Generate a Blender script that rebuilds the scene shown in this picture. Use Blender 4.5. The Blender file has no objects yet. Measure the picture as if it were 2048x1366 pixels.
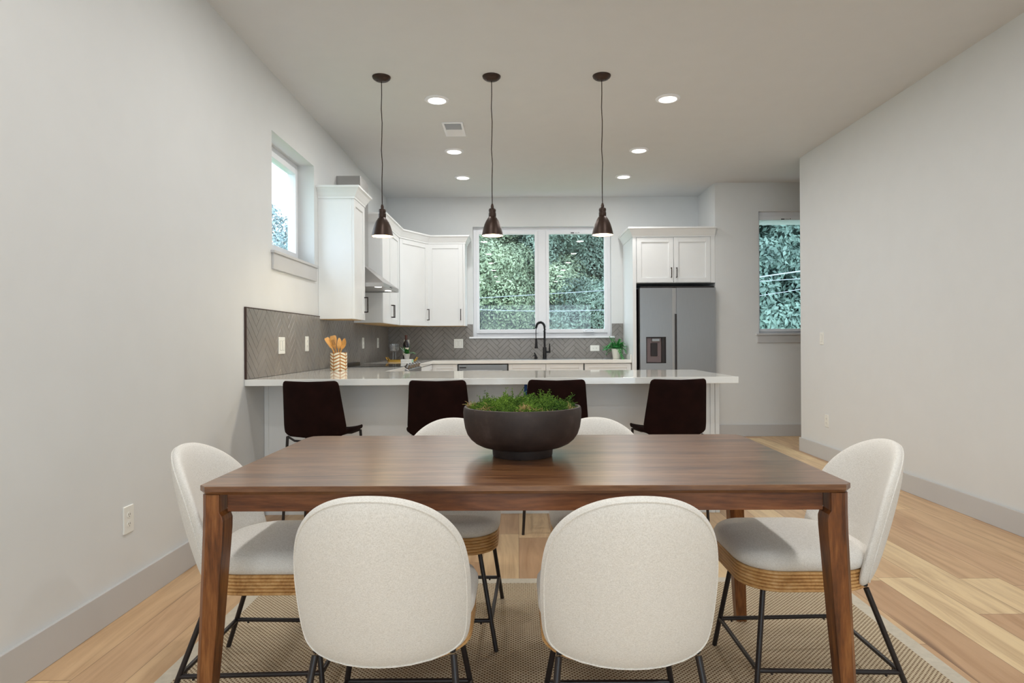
import bpy, bmesh, math, random
from mathutils import Vector, Matrix
R = random.Random(7)
PI = math.pi
S = bpy.context.scene
C = S.collection

# ------------------------------------------------------------------ camera, world, exposure
F_PX = 1280.0; VX, VY = 1035.5, 682.5; CAM_H = 1.14
cd = bpy.data.cameras.new('camera'); cam = bpy.data.objects.new('camera', cd); C.objects.link(cam)
cd.sensor_fit = 'HORIZONTAL'; cd.sensor_width = 36.0; cd.lens = 36.0 * F_PX / 2048
cam.location = (0, 0, CAM_H)
cam.rotation_mode = 'QUATERNION'
ROLL = -0.006
cam.rotation_quaternion = Matrix.Rotation(PI/2, 4, 'X').to_quaternion() @ Matrix.Rotation(ROLL, 4, 'Z').to_quaternion()
cd.shift_x = (1024 - VX) / 2048; cd.shift_y = -(683 - VY) / 2048
cd.clip_start = 0.05; cd.clip_end = 200
S.camera = cam
S.view_settings.view_transform = 'Standard'; S.view_settings.look = 'None'
S.view_settings.gamma = 1.0; S.view_settings.use_curve_mapping = False
S.view_settings.exposure = 0.0

W = bpy.data.worlds.new('overcast_sky'); S.world = W; W.use_nodes = True
bg = W.node_tree.nodes['Background']
bg.inputs['Color'].default_value = (0.74, 0.87, 1.0, 1); bg.inputs['Strength'].default_value = 4.4

LAMP_COL = (1.0, 0.985, 0.965); LAMP_W = 8.8
def area(name, loc, rot, sx, sy, energy, col=(1, 1, 1), shape='RECTANGLE', portal=False):
    l = bpy.data.lights.new(name, 'AREA'); l.shape = shape; l.size = sx
    if shape == 'RECTANGLE': l.size_y = sy
    l.energy = energy; l.color = col
    if portal: l.cycles.is_portal = True
    o = bpy.data.objects.new(name, l); o.location = loc; o.rotation_euler = rot; C.objects.link(o); return o
area('portal', (0.32, 8.46, 1.91), (-PI/2, 0, 0), 1.7, 1.4, 1, portal=True)
area('portal', (-1.89, 4.845, 2.18), (0, -PI/2, 0), 0.85, 0.9, 1, portal=True)
area('portal', (3.30, 7.75, 1.94), (-PI/2, 0, 0), 0.9, 1.45, 1, portal=True)
area('portal', (0.6, -4.6, 1.3), (PI/2, 0, 0), 3.8, 2.2, 1, portal=True)

# ------------------------------------------------------------------ material helpers
def lin(c):
    return tuple((v/255/12.92 if v/255 <= .04045 else ((v/255+.055)/1.055)**2.4) for v in c)
class NT:
    def __init__(s, name):
        s.m = bpy.data.materials.new(name); s.m.use_nodes = True
        s.t = s.m.node_tree; s.n = s.t.nodes; s.b = s.n['Principled BSDF']; s.out = s.n['Material Output']
    def new(s, k, **kw):
        n = s.n.new(k)
        for a, v in kw.items(): setattr(n, a, v)
        return n
    def link(s, a, b): s.t.links.new(a, b)
    def val(s, inp, v):
        if hasattr(v, 'is_output'): s.link(v, inp)
        else: inp.default_value = v
    def math(s, op, a, b=None, c=None):
        n = s.new('ShaderNodeMath', operation=op)
        s.val(n.inputs[0], a)
        if b is not None: s.val(n.inputs[1], b)
        if c is not None: s.val(n.inputs[2], c)
        return n.outputs[0]
    def coord(s, scale=(1,1,1), rot=(0,0,0), kind='Object'):
        t = s.new('ShaderNodeTexCoord'); m = s.new('ShaderNodeMapping')
        m.inputs['Scale'].default_value = scale; m.inputs['Rotation'].default_value = rot
        s.link(t.outputs[kind], m.inputs['Vector']); return m.outputs[0]
    def noise(s, vec, scale, detail=4, rough=.5, dist=0):
        n = s.new('ShaderNodeTexNoise'); s.link(vec, n.inputs['Vector'])
        n.inputs['Scale'].default_value = scale; n.inputs['Detail'].default_value = detail
        n.inputs['Roughness'].default_value = rough; n.inputs['Distortion'].default_value = dist
        return n.outputs['Fac']
    def ramp(s, fac, stops):
        n = s.new('ShaderNodeValToRGB'); e = n.color_ramp.elements
        while len(e) < len(stops): e.new(.5)
        for el, (p, c) in zip(e, stops): el.position = p; el.color = (*c, 1)
        s.link(fac, n.inputs[0]); return n.outputs[0]
    def mix(s, fac, a, b, mode='MIX'):
        n = s.new('ShaderNodeMix', data_type='RGBA', blend_type=mode)
        s.val(n.inputs[0], fac)
        for i, v in ((6, a), (7, b)):
            if hasattr(v, 'is_output'): s.link(v, n.inputs[i])
            else: n.inputs[i].default_value = (*v, 1)
        return n.outputs[2]
    def col(s, v): s.link(v, s.b.inputs['Base Color'])
    def bump(s, h, strength=.3, dist=.002):
        n = s.new('ShaderNodeBump'); n.inputs['Strength'].default_value = strength
        n.inputs['Distance'].default_value = dist; s.link(h, n.inputs['Height'])
        s.link(n.outputs[0], s.b.inputs['Normal'])
def plain(name, rgb, rough=.5, metal=0, var=.04, vscale=6, bump=0, bscale=300, spec=.5, coat=0, srgb=True):
    t = NT(name); c = lin(rgb) if srgb else rgb
    v = t.coord()
    n = t.noise(v, vscale, 3)
    t.col(t.ramp(n, [(.3, tuple(x*(1-var) for x in c)), (.7, tuple(min(1, x*(1+var)) for x in c))]))
    t.b.inputs['Roughness'].default_value = rough; t.b.inputs['Metallic'].default_value = metal
    t.b.inputs['Specular IOR Level'].default_value = spec
    t.b.inputs['Coat Weight'].default_value = coat
    if bump: t.bump(t.noise(v, bscale, 2), bump, .001)
    return t.m
M = {}
M['wall'] = plain('wall_paint', (223, 225, 225), .7, var=.01, bump=.05, bscale=180, spec=.3)
M['ceiling'] = plain('ceiling_paint', (216, 217, 217), .85, var=.01, bump=.05, bscale=120, spec=.2)
M['trim'] = plain('grey_trim_paint', (200, 200, 200), .45, var=.01)
M['white_trim'] = plain('white_vinyl', (238, 240, 244), .35, var=.01)
M['cab'] = plain('white_cabinet_paint', (236, 238, 238), .32, var=.01)
M['plastic'] = plain('white_plastic', (238, 238, 232), .35, var=.01)
M['dark'] = plain('dark_slot', (40, 36, 33), .6)
M['quartz'] = plain('white_quartz', (240, 240, 236), .06, var=.006, vscale=30, coat=.3)
M['iron'] = plain('black_steel', (34, 27, 27), .38, spec=.5, var=.1)
M['handle'] = plain('bronze_handle', (34, 20, 16), .6, spec=.2)
M['bronze'] = plain('oil_rubbed_bronze', (62, 46, 38), .38, metal=.55, var=.12, vscale=20)
M['faucet'] = plain('matte_black_metal', (24, 22, 24), .3, metal=.3)
M['stool'] = plain('dark_brown_upholstery', (30, 12, 9), .85, var=.25, vscale=12, bump=.2, bscale=350, spec=.12)
M['cord'] = plain('woven_cord', (40, 26, 20), .9, spec=.1)
M['ply'] = plain('raw_plywood', (205, 170, 118), .6, var=.1, vscale=14)
M['ceramic'] = plain('white_ceramic', (225, 220, 208), .35, var=.03)
M['gold'] = plain('brass', (196, 150, 66), .25, metal=1)
M['soil'] = plain('soil', (48, 36, 28), .95, var=.3, vscale=80)
M['glass_black'] = plain('black_glass', (22, 24, 28), .08, coat=.5)
M['fridge_black'] = plain('black_plastic', (30, 22, 22), .4)
M['tape'] = plain('blue_tape', (32, 84, 160), .6)
M['label'] = plain('cream_paper', (214, 208, 188), .7)
M['wine'] = plain('dark_bottle_glass', (20, 12, 18), .08, coat=.6)
M['capsule'] = plain('bottle_capsule', (70, 34, 22), .4)
M['marble'] = plain('white_marble_block', (226, 226, 224), .4, var=.06, vscale=30)
M['wood_spoon'] = plain('bamboo', (216, 162, 92), .5, var=.12, vscale=30)
M['vent_dark'] = plain('vent_interior', (95, 92, 88), .7)
M['grout'] = plain('grout', (86, 80, 76), .9)
M['edge_trim'] = plain('dark_edge_trim', (62, 40, 32), .5)
M['bark'] = plain('bark', (88, 80, 70), .9, var=.3, vscale=8)
M['wire'] = plain('cable_sheath', (165, 172, 180), .5)
M['grass'] = plain('lawn', (90, 120, 70), .9, var=.3, vscale=3)
M['siding'] = plain('outside_wall', (190, 190, 190), .8)
def leafmat(name, a, b, rough=.55, scale=40, trans=.0):
    t = NT(name); v = t.coord(); n = t.noise(v, scale, 2)
    n2 = t.noise(v, scale*.06, 3)
    c = t.ramp(t.math('ADD', t.math('MULTIPLY', n, .5), t.math('MULTIPLY', n2, .5)), [(.36, lin(a)), (.62, lin(b))])
    t.col(c); t.b.inputs['Roughness'].default_value = rough
    t.b.inputs['Specular IOR Level'].default_value = .35
    return t.m
M['fern'] = leafmat('fern_green', (28, 110, 50), (80, 190, 90))
M['plantleaf'] = leafmat('plant_leaf', (16, 70, 30), (60, 140, 50), .3)
M['moss'] = leafmat('moss_green', (20, 64, 18), (124, 158, 54), .9, 150)
M['drymoss'] = leafmat('dry_moss', (150, 120, 70), (200, 175, 120), .9, 90)
M['fol1'] = leafmat('vine_leaf', (84, 104, 84), (172, 186, 154), .5, 2.5)
M['fol2'] = leafmat('tree_leaf_blue_green', (68, 86, 78), (140, 160, 144), .5, 2.5)
M['fol3'] = leafmat('tree_leaf_dark', (56, 78, 72), (124, 150, 138), .5, 2.5)
M['fol4'] = leafmat('haze_washed_leaf', (120, 146, 150), (168, 190, 196), .5, 2.5)  # distant haze and sky glare are mixed into this leaf colour
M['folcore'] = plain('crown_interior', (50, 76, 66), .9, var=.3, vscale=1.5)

def steel():
    t = NT('brushed_steel'); v = t.coord((220, 220, 2))
    n = t.noise(v, 3, 3)
    t.col(t.ramp(n, [(.3, lin((146, 146, 146))), (.7, lin((153, 153, 153)))]))
    t.b.inputs['Metallic'].default_value = 1; t.b.inputs['Roughness'].default_value = .3
    t.b.inputs['Anisotropic'].default_value = .5
    t.bump(t.noise(t.coord((1.2, 1, 2.0)), 1.5, 1), .12, .02)
    return t.m
M['steel'] = steel()
M['hood_steel'] = plain('hood_steel', (176, 174, 172), .32, metal=.9)

def fabric():
    t = NT('cream_boucle_fabric'); v = t.coord()
    a = t.noise(t.coord((1, 1, .22)), 900, 1); b = t.noise(t.coord((.22, .22, 1.3)), 900, 1)
    h = t.math('ADD', a, b); big = t.noise(v, 9, 3)
    c = t.ramp(t.math('MULTIPLY', h, .5), [(.38, lin((220, 216, 208))), (.58, lin((244, 241, 235)))])
    c = t.mix(t.math('MULTIPLY', big, .12), c, lin((214, 204, 188)))
    t.col(c); t.b.inputs['Roughness'].default_value = .95
    t.b.inputs['Specular IOR Level'].default_value = .15
    t.b.inputs['Sheen Weight'].default_value = .25
    t.bump(h, .35, .0008); return t.m
M['fabric'] = fabric()

def wood(name, dark, mid, light, axis='X', rough=.28, gscale=1.0, plank=None, coat=0, bump=.08):
    t = NT(name)
    sc = {'X': (1.0, 9, 9), 'Y': (9, 1.0, 9), 'Z': (9, 9, 1.0)}[axis]
    v = t.coord(sc)
    if plank:
        tc = t.new('ShaderNodeTexCoord'); sp = t.new('ShaderNodeSeparateXYZ'); t.link(tc.outputs['Object'], sp.inputs[0])
        row = t.math('FLOOR', t.math('DIVIDE', sp.outputs[1], plank))
        wn = t.new('ShaderNodeTexWhiteNoise', noise_dimensions='1D'); t.link(row, wn.inputs['W'])
        off = t.new('ShaderNodeVectorMath', operation='ADD'); cb = t.new('ShaderNodeCombineXYZ')
        t.link(t.math('MULTIPLY', wn.outputs['Value'], 30), cb.inputs[0]); t.link(t.math('MULTIPLY', wn.outputs['Value'], 13), cb.inputs[2])
        t.link(v, off.inputs[0]); t.link(cb.outputs[0], off.inputs[1]); v = off.outputs[0]
    a = t.noise(v, 2.2*gscale, 6, .6, .6); b = t.noise(v, 14*gscale, 3, .6, .2)
    f = t.math('ADD', t.math('MULTIPLY', a, .7), t.math('MULTIPLY', b, .3))
    c = t.ramp(f, [(.38, lin(dark)), (.5, lin(mid)), (.62, lin(light))])
    if plank: c = t.mix(t.math('MULTIPLY', wn.outputs['Value'], .28), c, lin(dark))
    t.col(c); t.b.inputs['Roughness'].default_value = rough; t.b.inputs['Coat Weight'].default_value = coat
    t.b.inputs['Coat Roughness'].default_value = .2
    t.bump(b, bump, .001); return t.m
M['walnut_x'] = wood('walnut_top', (88, 54, 34), (120, 80, 50), (146, 104, 70), 'X', .3, plank=.115, coat=.5)
M['walnut_a'] = wood('walnut_apron', (70, 36, 18), (106, 60, 30), (134, 82, 46), 'X', .35)
M['walnut_z'] = wood('walnut_leg', (78, 42, 18), (120, 70, 32), (152, 98, 52), 'Z', .32)
M['oak'] = wood('oak_band', (186, 136, 80), (212, 164, 104), (226, 184, 128), 'X', .45, 1.0)

def floor_mat():
    t = NT('hickory_floor')
    tc = t.new('ShaderNodeTexCoord'); sp = t.new('ShaderNodeSeparateXYZ'); t.link(tc.outputs['Object'], sp.inputs[0])
    X, Y = sp.outputs[0], sp.outputs[1]
    PW, PL = .19, 1.35
    fx = t.math('DIVIDE', X, PW); row = t.math('FLOOR', fx)
    wr = t.new('ShaderNodeTexWhiteNoise', noise_dimensions='1D'); t.link(row, wr.inputs['W'])
    fy = t.math('ADD', t.math('DIVIDE', Y, PL), t.math('MULTIPLY', wr.outputs['Value'], 7.3)); idx = t.math('FLOOR', fy)
    cb = t.new('ShaderNodeCombineXYZ'); t.link(row, cb.inputs[0]); t.link(idx, cb.inputs[1])
    wn = t.new('ShaderNodeTexWhiteNoise', noise_dimensions='2D'); t.link(cb.outputs[0], wn.inputs['Vector'])
    base = t.ramp(wn.outputs['Value'], [(0, lin((196, 158, 124))), (.3, lin((212, 176, 138))), (.6, lin((224, 192, 150))), (1, lin((238, 214, 170)))])
    m = t.new('ShaderNodeMapping'); m.inputs['Scale'].default_value = (9, .75, 1)
    t.link(tc.outputs['Object'], m.inputs['Vector'])
    off = t.new('ShaderNodeVectorMath', operation='ADD'); c2 = t.new('ShaderNodeCombineXYZ')
    t.link(t.math('MULTIPLY', wn.outputs['Value'], 40), c2.inputs[0]); t.link(t.math('MULTIPLY', wn.outputs['Value'], 17), c2.inputs[2])
    t.link(m.outputs[0], off.inputs[0]); t.link(c2.outputs[0], off.inputs[1])
    g = t.noise(off.outputs[0], 1.3, 6, .6, 1.4); g2 = t.noise(off.outputs[0], 9, 4, .6, .3)
    c = t.mix(t.ramp(g, [(.42, (0, 0, 0)), (.66, (1, 1, 1))]), base, lin((150, 104, 68)))
    gm = t.mix(.5, base, c)
    c = t.mix(t.math('MULTIPLY', g2, .25), gm, lin((226, 190, 140)))
    kn = t.noise(off.outputs[0], .9, 2, .4, .5)
    c = t.mix(t.ramp(kn, [(.70, (0, 0, 0)), (.78, (.8, .8, .8))]), c, lin((96, 62, 42)))
    ex = t.math('ABSOLUTE', t.math('SUBTRACT', t.math('FRACT', fx), .5)); ey = t.math('ABSOLUTE', t.math('SUBTRACT', t.math('FRACT', fy), .5))
    line = t.math('MAXIMUM', t.math('GREATER_THAN', ex, .493), t.math('GREATER_THAN', ey, .4988))
    c = t.mix(t.math('MULTIPLY', line, .6), c, lin((100, 68, 44)))
    t.col(c); t.b.inputs['Roughness'].default_value = .42
    t.bump(t.math('SUBTRACT', t.math('MULTIPLY', g2, .2), line), .15, .001); return t.m
M['floor'] = floor_mat()

def rug_mat():
    t = NT('woven_sisal')
    tc = t.new('ShaderNodeTexCoord'); sp = t.new('ShaderNodeSeparateXYZ'); t.link(tc.outputs['Object'], sp.inputs[0])
    a = t.math('SINE', t.math('MULTIPLY', t.math('ADD', sp.outputs[0], sp.outputs[1]), 2*PI/.0175))
    b = t.math('SINE', t.math('MULTIPLY', t.math('SUBTRACT', sp.outputs[0], sp.outputs[1]), 2*PI/.0175))
    d = t.math('MULTIPLY', t.math('ADD', a, b), .5)
    n = t.noise(t.coord(), 260, 2)
    f = t.math('ADD', t.math('MULTIPLY', d, .5), t.math('MULTIPLY', t.math('SUBTRACT', n, .5), .5))
    c = t.ramp(t.math('ADD', f, .5), [(.56, lin((208, 194, 168))), (.72, lin((104, 76, 54)))])
    c = t.mix(t.math('MULTIPLY', t.noise(t.coord(), 5, 3), .2), c, lin((172, 150, 122)))
    t.col(c); t.b.inputs['Roughness'].default_value = .95; t.b.inputs['Specular IOR Level'].default_value = .1
    t.bump(t.math('MULTIPLY', f, -1), .5, .003); return t.m
M['rug'] = rug_mat()
M['rugborder'] = plain('rug_border_tape', (206, 198, 182), .9, var=.06, vscale=60, bump=.3, bscale=500)

def tile_mat():
    t = NT('grey_herringbone_tile')
    n = t.noise(t.coord(), 5, 3)
    t.col(t.ramp(n, [(.3, lin((128, 123, 118))), (.7, lin((142, 137, 132)))]))
    t.b.inputs['Roughness'].default_value = .3; return t.m
M['tile'] = tile_mat()

def bowl_mat():
    t = NT('dark_terracotta')
    n = t.noise(t.coord(), 11, 5, .65)
    t.col(t.ramp(n, [(.35, lin((34, 24, 20))), (.6, lin((54, 42, 37))), (.78, lin((76, 64, 60)))]))
    t.b.inputs['Roughness'].default_value = .6; t.bump(t.noise(t.coord(), 60, 4), .25, .002); return t.m
M['bowl'] = bowl_mat()

def crock_mat():   # white glaze with brown herringbone strokes
    t = NT('chevron_glaze')
    tc = t.new('ShaderNodeTexCoord'); sp = t.new('ShaderNodeSeparateXYZ'); t.link(tc.outputs['Object'], sp.inputs[0])
    ang = t.math('ARCTAN2', sp.outputs[1], sp.outputs[0])
    u = t.math('MULTIPLY', t.math('ADD', ang, .35), 8/(2*PI))
    tri = t.math('ABSOLUTE', t.math('SUBTRACT', t.math('FRACT', t.math('MULTIPLY', u, .5)), .5))   # 0..0.5
    ph = t.math('ADD', t.math('DIVIDE', sp.outputs[2], .026), t.math('MULTIPLY', tri, 1.7))
    st = t.math('LESS_THAN', t.math('FRACT', ph), .36)
    vl = t.math('GREATER_THAN', t.math('ABSOLUTE', t.math('SUBTRACT', t.math('FRACT', u), .5)), .44)
    k = t.math('MAXIMUM', st, vl)
    t.col(t.mix(k, lin((232, 224, 200)), lin((168, 108, 44))))
    t.b.inputs['Roughness'].default_value = .2; return t.m
M['crock'] = crock_mat()

def glass_mat(name, ior=1.5, tint=(1, 1, 1), rough=0.0):
    t = NT(name); t.n.remove(t.b)
    tr = t.new('ShaderNodeBsdfTransparent'); tr.inputs[0].default_value = (*tint, 1)
    gl = t.new('ShaderNodeBsdfGlossy'); gl.inputs['Roughness'].default_value = rough
    fr = t.new('ShaderNodeFresnel'); fr.inputs['IOR'].default_value = ior
    mx = t.new('ShaderNodeMixShader')
    geo = t.new('ShaderNodeNewGeometry')
    fac = t.math('MULTIPLY', fr.outputs[0], t.math('SUBTRACT', 1, geo.outputs['Backfacing']))
    if rough: fac = t.math('MAXIMUM', fac, .2)
    t.link(fac, mx.inputs[0]); t.link(tr.outputs[0], mx.inputs[1]); t.link(gl.outputs[0], mx.inputs[2])
    t.link(mx.outputs[0], t.out.inputs[0]); return t.m
M['pane'] = glass_mat('window_glass', 1.62, (.95, .975, .975))
M['stemglass'] = glass_mat('clear_stemware', 1.9, (.88, .89, .90), .15)

def emit(name, col, st):
    t = NT(name); t.b.inputs['Base Color'].default_value = (*col, 1)
    t.b.inputs['Emission Color'].default_value = (*col, 1); t.b.inputs['Emission Strength'].default_value = st
    n = t.new('ShaderNodeTexNoise'); return t.m
M['lens'] = emit('led_lens', (1, .97, .92), 3.0)
M['bulb'] = emit('warm_bulb', (1, .84, .52), 12)
M['hood_led'] = emit('hood_led', (1, .97, .9), 6)

# ------------------------------------------------------------------ mesh helpers
def B(): return bmesh.new()
def box(bm, x0, x1, y0, y1, z0, z1):
    v = [bm.verts.new(p) for p in ((x0,y0,z0),(x1,y0,z0),(x1,y1,z0),(x0,y1,z0),(x0,y0,z1),(x1,y0,z1),(x1,y1,z1),(x0,y1,z1))]
    for f in ((3,2,1,0),(4,5,6,7),(0,1,5,4),(1,2,6,5),(2,3,7,6),(3,0,4,7)): bm.faces.new([v[i] for i in f])
    return v
def hexa(bm, lo, hi):      # lo, hi: 4 corner points each (ccw)
    v = [bm.verts.new(p) for p in list(lo)+list(hi)]
    for f in ((3,2,1,0),(4,5,6,7),(0,1,5,4),(1,2,6,5),(2,3,7,6),(3,0,4,7)): bm.faces.new([v[i] for i in f])
def loft(bm, rings, cap0=True, cap1=True, closed=True):
    rv = [[bm.verts.new(p) for p in r] for r in rings]
    n = len(rings[0])
    for a, b in zip(rv, rv[1:]):
        for i in range(n if closed else n-1):
            j = (i+1) % n
            bm.faces.new((a[i], a[j], b[j], b[i]))
    if cap0: bm.faces.new(list(reversed(rv[0])))
    if cap1: bm.faces.new(rv[-1])
    return rv
def lathe(bm, prof, c=(0,0,0), n=40, cap0=False, cap1=False):
    rings = [[(c[0]+r*math.cos(2*PI*i/n), c[1]+r*math.sin(2*PI*i/n), c[2]+z) for i in range(n)] for r, z in prof]
    loft(bm, rings, cap0, cap1)
def tube(bm, pts, r, n=10, cap=True):
    pts = [Vector(p) for p in pts]; rings = []; prev = None
    for i, p in enumerate(pts):
        d = (pts[min(i+1, len(pts)-1)] - pts[max(i-1, 0)]).normalized()
        if prev is None:
            a = d.orthogonal().normalized()
        else: a = (prev - d*prev.dot(d)).normalized()
        prev = a; b = d.cross(a); rr = r[i] if isinstance(r, (list, tuple)) else r
        rings.append([p + a*rr*math.cos(2*PI*k/n) + b*rr*math.sin(2*PI*k/n) for k in range(n)])
    loft(bm, rings, cap, cap)
def rrect(x0, x1, y0, y1, rs, n=6):    # rs: radius at (x0y0, x1y0, x1y1, x0y1) ccw
    out = []
    for (cx, cy, a0), r in zip(((x0, y0, PI), (x1, y0, 1.5*PI), (x1, y1, 0), (x0, y1, .5*PI)), rs):
        ox = cx + (r if cx == x0 else -r); oy = cy + (r if cy == y0 else -r)
        for k in range(n+1):
            a = a0 + (PI/2)*k/n; out.append((ox + r*math.cos(a), oy + r*math.sin(a)))
    return out
def inset(poly, d):
    n = len(poly); out = []
    for i in range(n):
        p0, p1, p2 = Vector(poly[i-1]), Vector(poly[i]), Vector(poly[(i+1) % n])
        t = (p2 - p0)
        if t.length < 1e-9: out.append(tuple(p1)); continue
        t.normalize(); nrm = Vector((-t.y, t.x)); q = p1 + nrm*d; out.append((q.x, q.y))
    return out
def stack(bm, poly, levels, cap0=True, cap1=True):   # levels (z, inset)
    loft(bm, [[(x, y, z) for x, y in inset(poly, d)] for z, d in levels], cap0, cap1)
def finish(name, bm, mat, parent=None, smooth=False, bev=0, sub=0, world=False, auto=35):
    if world and parent is not None:
        o = parent; off = Vector((0, 0, 0))
        while o is not None: off += o.location; o = o.parent
        bmesh.ops.translate(bm, verts=bm.verts, vec=-off)
    bmesh.ops.recalc_face_normals(bm, faces=bm.faces)
    me = bpy.data.meshes.new(name); bm.to_mesh(me); bm.free()
    o = bpy.data.objects.new(name, me); C.objects.link(o)
    for m in (mat if isinstance(mat, list) else [mat]): me.materials.append(m)
    if parent is not None: o.parent = parent
    if smooth:
        for p in me.polygons: p.use_smooth = True
        if auto:
            me.set_sharp_from_angle(angle=math.radians(auto))
    if bev:
        b = o.modifiers.new('Bevel', 'BEVEL'); b.width = bev; b.segments = 2; b.limit_method = 'ANGLE'; b.angle_limit = math.radians(40)
        b.harden_normals = False
    if sub:
        s = o.modifiers.new('Subdivision', 'SUBSURF'); s.levels = sub; s.render_levels = sub
    return o
def tag(o, label, cat, group=None, kind=None):
    o['label'] = label; o['category'] = cat
    if group: o['group'] = group
    if kind: o['kind'] = kind
    return o
def thing(name, label, cat, loc=(0,0,0), rz=0, group=None):
    o = bpy.data.objects.new(name, None); C.objects.link(o); o.empty_display_size = .1
    o.location = loc; o.rotation_euler = (0, 0, rz)
    return tag(o, label, cat, group)
def struct(name, bm, mat, label=None, cat=None, **kw):
    o = finish(name, bm, mat, **kw)
    if kw.get('parent') is None: o['kind'] = 'structure'; o['label'] = label; o['category'] = cat
    return o
def copy_tree(o, parent=None):
    c = o.copy(); C.objects.link(c)
    if parent is not None: c.parent = parent
    for ch in list(o.children): copy_tree(ch, c)
    return c
def dup(root, loc, rz, label, group=None):
    c = copy_tree(root); c.location = loc; c.rotation_euler = (0, 0, rz); c['label'] = label
    if group: c['group'] = group
    return c

# ------------------------------------------------------------------ room shell
XL, XR, YB, YA, YC, ZC = -1.68, 2.90, 8.28, 7.57, 6.56, 3.0   # left wall, right wall, back wall, alcove wall, right wall's end, ceiling
XF, Y0 = 4.6, -4.5
def wall_holes(bm, plane, c0, c1, a0, a1, z0, z1, holes):
    # plane 'X': wall between x=c0..c1 running along y=a0..a1 ; 'Y': between y=c0..c1 running along x
    cuts = sorted(set([a0, a1] + [h[0] for h in holes] + [h[1] for h in holes]))
    for s, e in zip(cuts, cuts[1:]):
        hs = [h for h in holes if h[0] <= s+1e-6 and h[1] >= e-1e-6]
        segs = [(z0, z1)] if not hs else [(z0, hs[0][2]), (hs[0][3], z1)]
        for lo, hi in segs:
            if hi - lo < 1e-4: continue
            if plane == 'X': box(bm, c0, c1, s, e, lo, hi)
            else: box(bm, s, e, c0, c1, lo, hi)
bm = B(); box(bm, XL-.25, XF+.2, Y0-.2, YB+.2, -.12, 0)
struct('floor', bm, M['floor'], 'wide plank hickory floor in mixed blond and brown boards', 'floor')
bm = B(); box(bm, XL-.25, XF+.2, Y0-.2, YB+.2, ZC, ZC+.15)
struct('ceiling', bm, M['ceiling'], 'flat matte off-white painted ceiling', 'ceiling')
LW = (4.39, 5.30, 1.775, 2.60)     # left window opening (y0,y1,z0,z1)
bm = B(); wall_holes(bm, 'X', XL-.22, XL, Y0, YB, 0, ZC, [LW])
struct('wall_left', bm, M['wall'], 'long off-white wall on the left with a high window', 'wall')
BW = (-.575, 1.215, 1.20, 2.625)
bm = B(); wall_holes(bm, 'Y', YB, YB+.2, XL-.22, 2.34, 0, ZC, [BW])
struct('wall_back', bm, M['wall'], 'off-white wall behind the sink with a double window', 'wall')
AW = (2.855, 3.75, 1.215, 2.66)
bm = B(); wall_holes(bm, 'Y', YA, YB+.2, 2.34, XF, 0, ZC, [AW])
struct('wall_alcove', bm, M['wall'], 'pale grey wall right of the refrigerator with a tall window', 'wall')
bm = B(); box(bm, XR, XR+.14, Y0, YC, 0, ZC)
struct('wall_right', bm, M['wall'], 'long blank wall on the right ending before the alcove', 'wall')
bm = B(); box(bm, XF, XF+.15, Y0, YB, 0, ZC)
struct('wall_far_right', bm, M['wall'], 'wall of the side hall hidden behind the right wall', 'wall')
bm = B(); box(bm, XR+.14, XF, 3.2, 3.32, 0, ZC)
struct('wall_hall', bm, M['wall'], 'wall closing the side hall', 'wall')
RW = (-1.3, 2.5, .2, 2.4)
bm = B(); wall_holes(bm, 'Y', Y0-.18, Y0, XL, XR, 0, ZC, [RW])
struct('wall_rear', bm, M['wall'], 'wall behind the viewer with a wide window', 'wall')
# baseboards
BH = .14
def bboard(name, x0, x1, y0, y1, label):
    b = B(); box(b, x0, x1, y0, y1, 0, BH)
    o = struct(name, b, M['trim'], label, 'baseboard', bev=.003); return o
bboard('baseboard_left', XL, XL+.016, Y0, 4.2, 'light grey baseboard along the left wall')
bboard('baseboard_alcove', 2.34, XF, YA-.016, YA, 'light grey baseboard below the alcove window')
bboard('baseboard_rear', XL+.02, XR-.02, Y0, Y0+.016, 'light grey baseboard behind the viewer')
bm = B(); box(bm, XR-.016, XR, Y0, YC, 0, BH); box(bm, XR-.016, XR+.156, YC, YC+.016, 0, BH); box(bm, XR+.14, XR+.156, 3.32, YC, 0, BH)
struct('baseboard_right', bm, M['trim'], 'light grey baseboard wrapping the right wall', 'baseboard', bev=.003)

# ------------------------------------------------------------------ windows
def frame_rect(bm, plane, c0, c1, a0, a1, z0, z1, w, wb=None, wt=None):
    wb = wb or w; wt = wt or w
    def bx(s, e, lo, hi):
        if plane == 'Y': box(bm, s, e, c0, c1, lo, hi)
        else: box(bm, c0, c1, s, e, lo, hi)
    bx(a0, a0+w, z0, z1); bx(a1-w, a1, z0, z1); bx(a0+w, a1-w, z0, z0+wb); bx(a0+w, a1-w, z1-wt, z1)
def pane(name, plane, c, a0, a1, z0, z1, parent):
    b = B()
    if plane == 'Y': box(b, a0, a1, c, c+.006, z0, z1)
    else: box(b, c-.006, c, a0, a1, z0, z1)
    return finish(name, b, M['pane'], parent)
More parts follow.
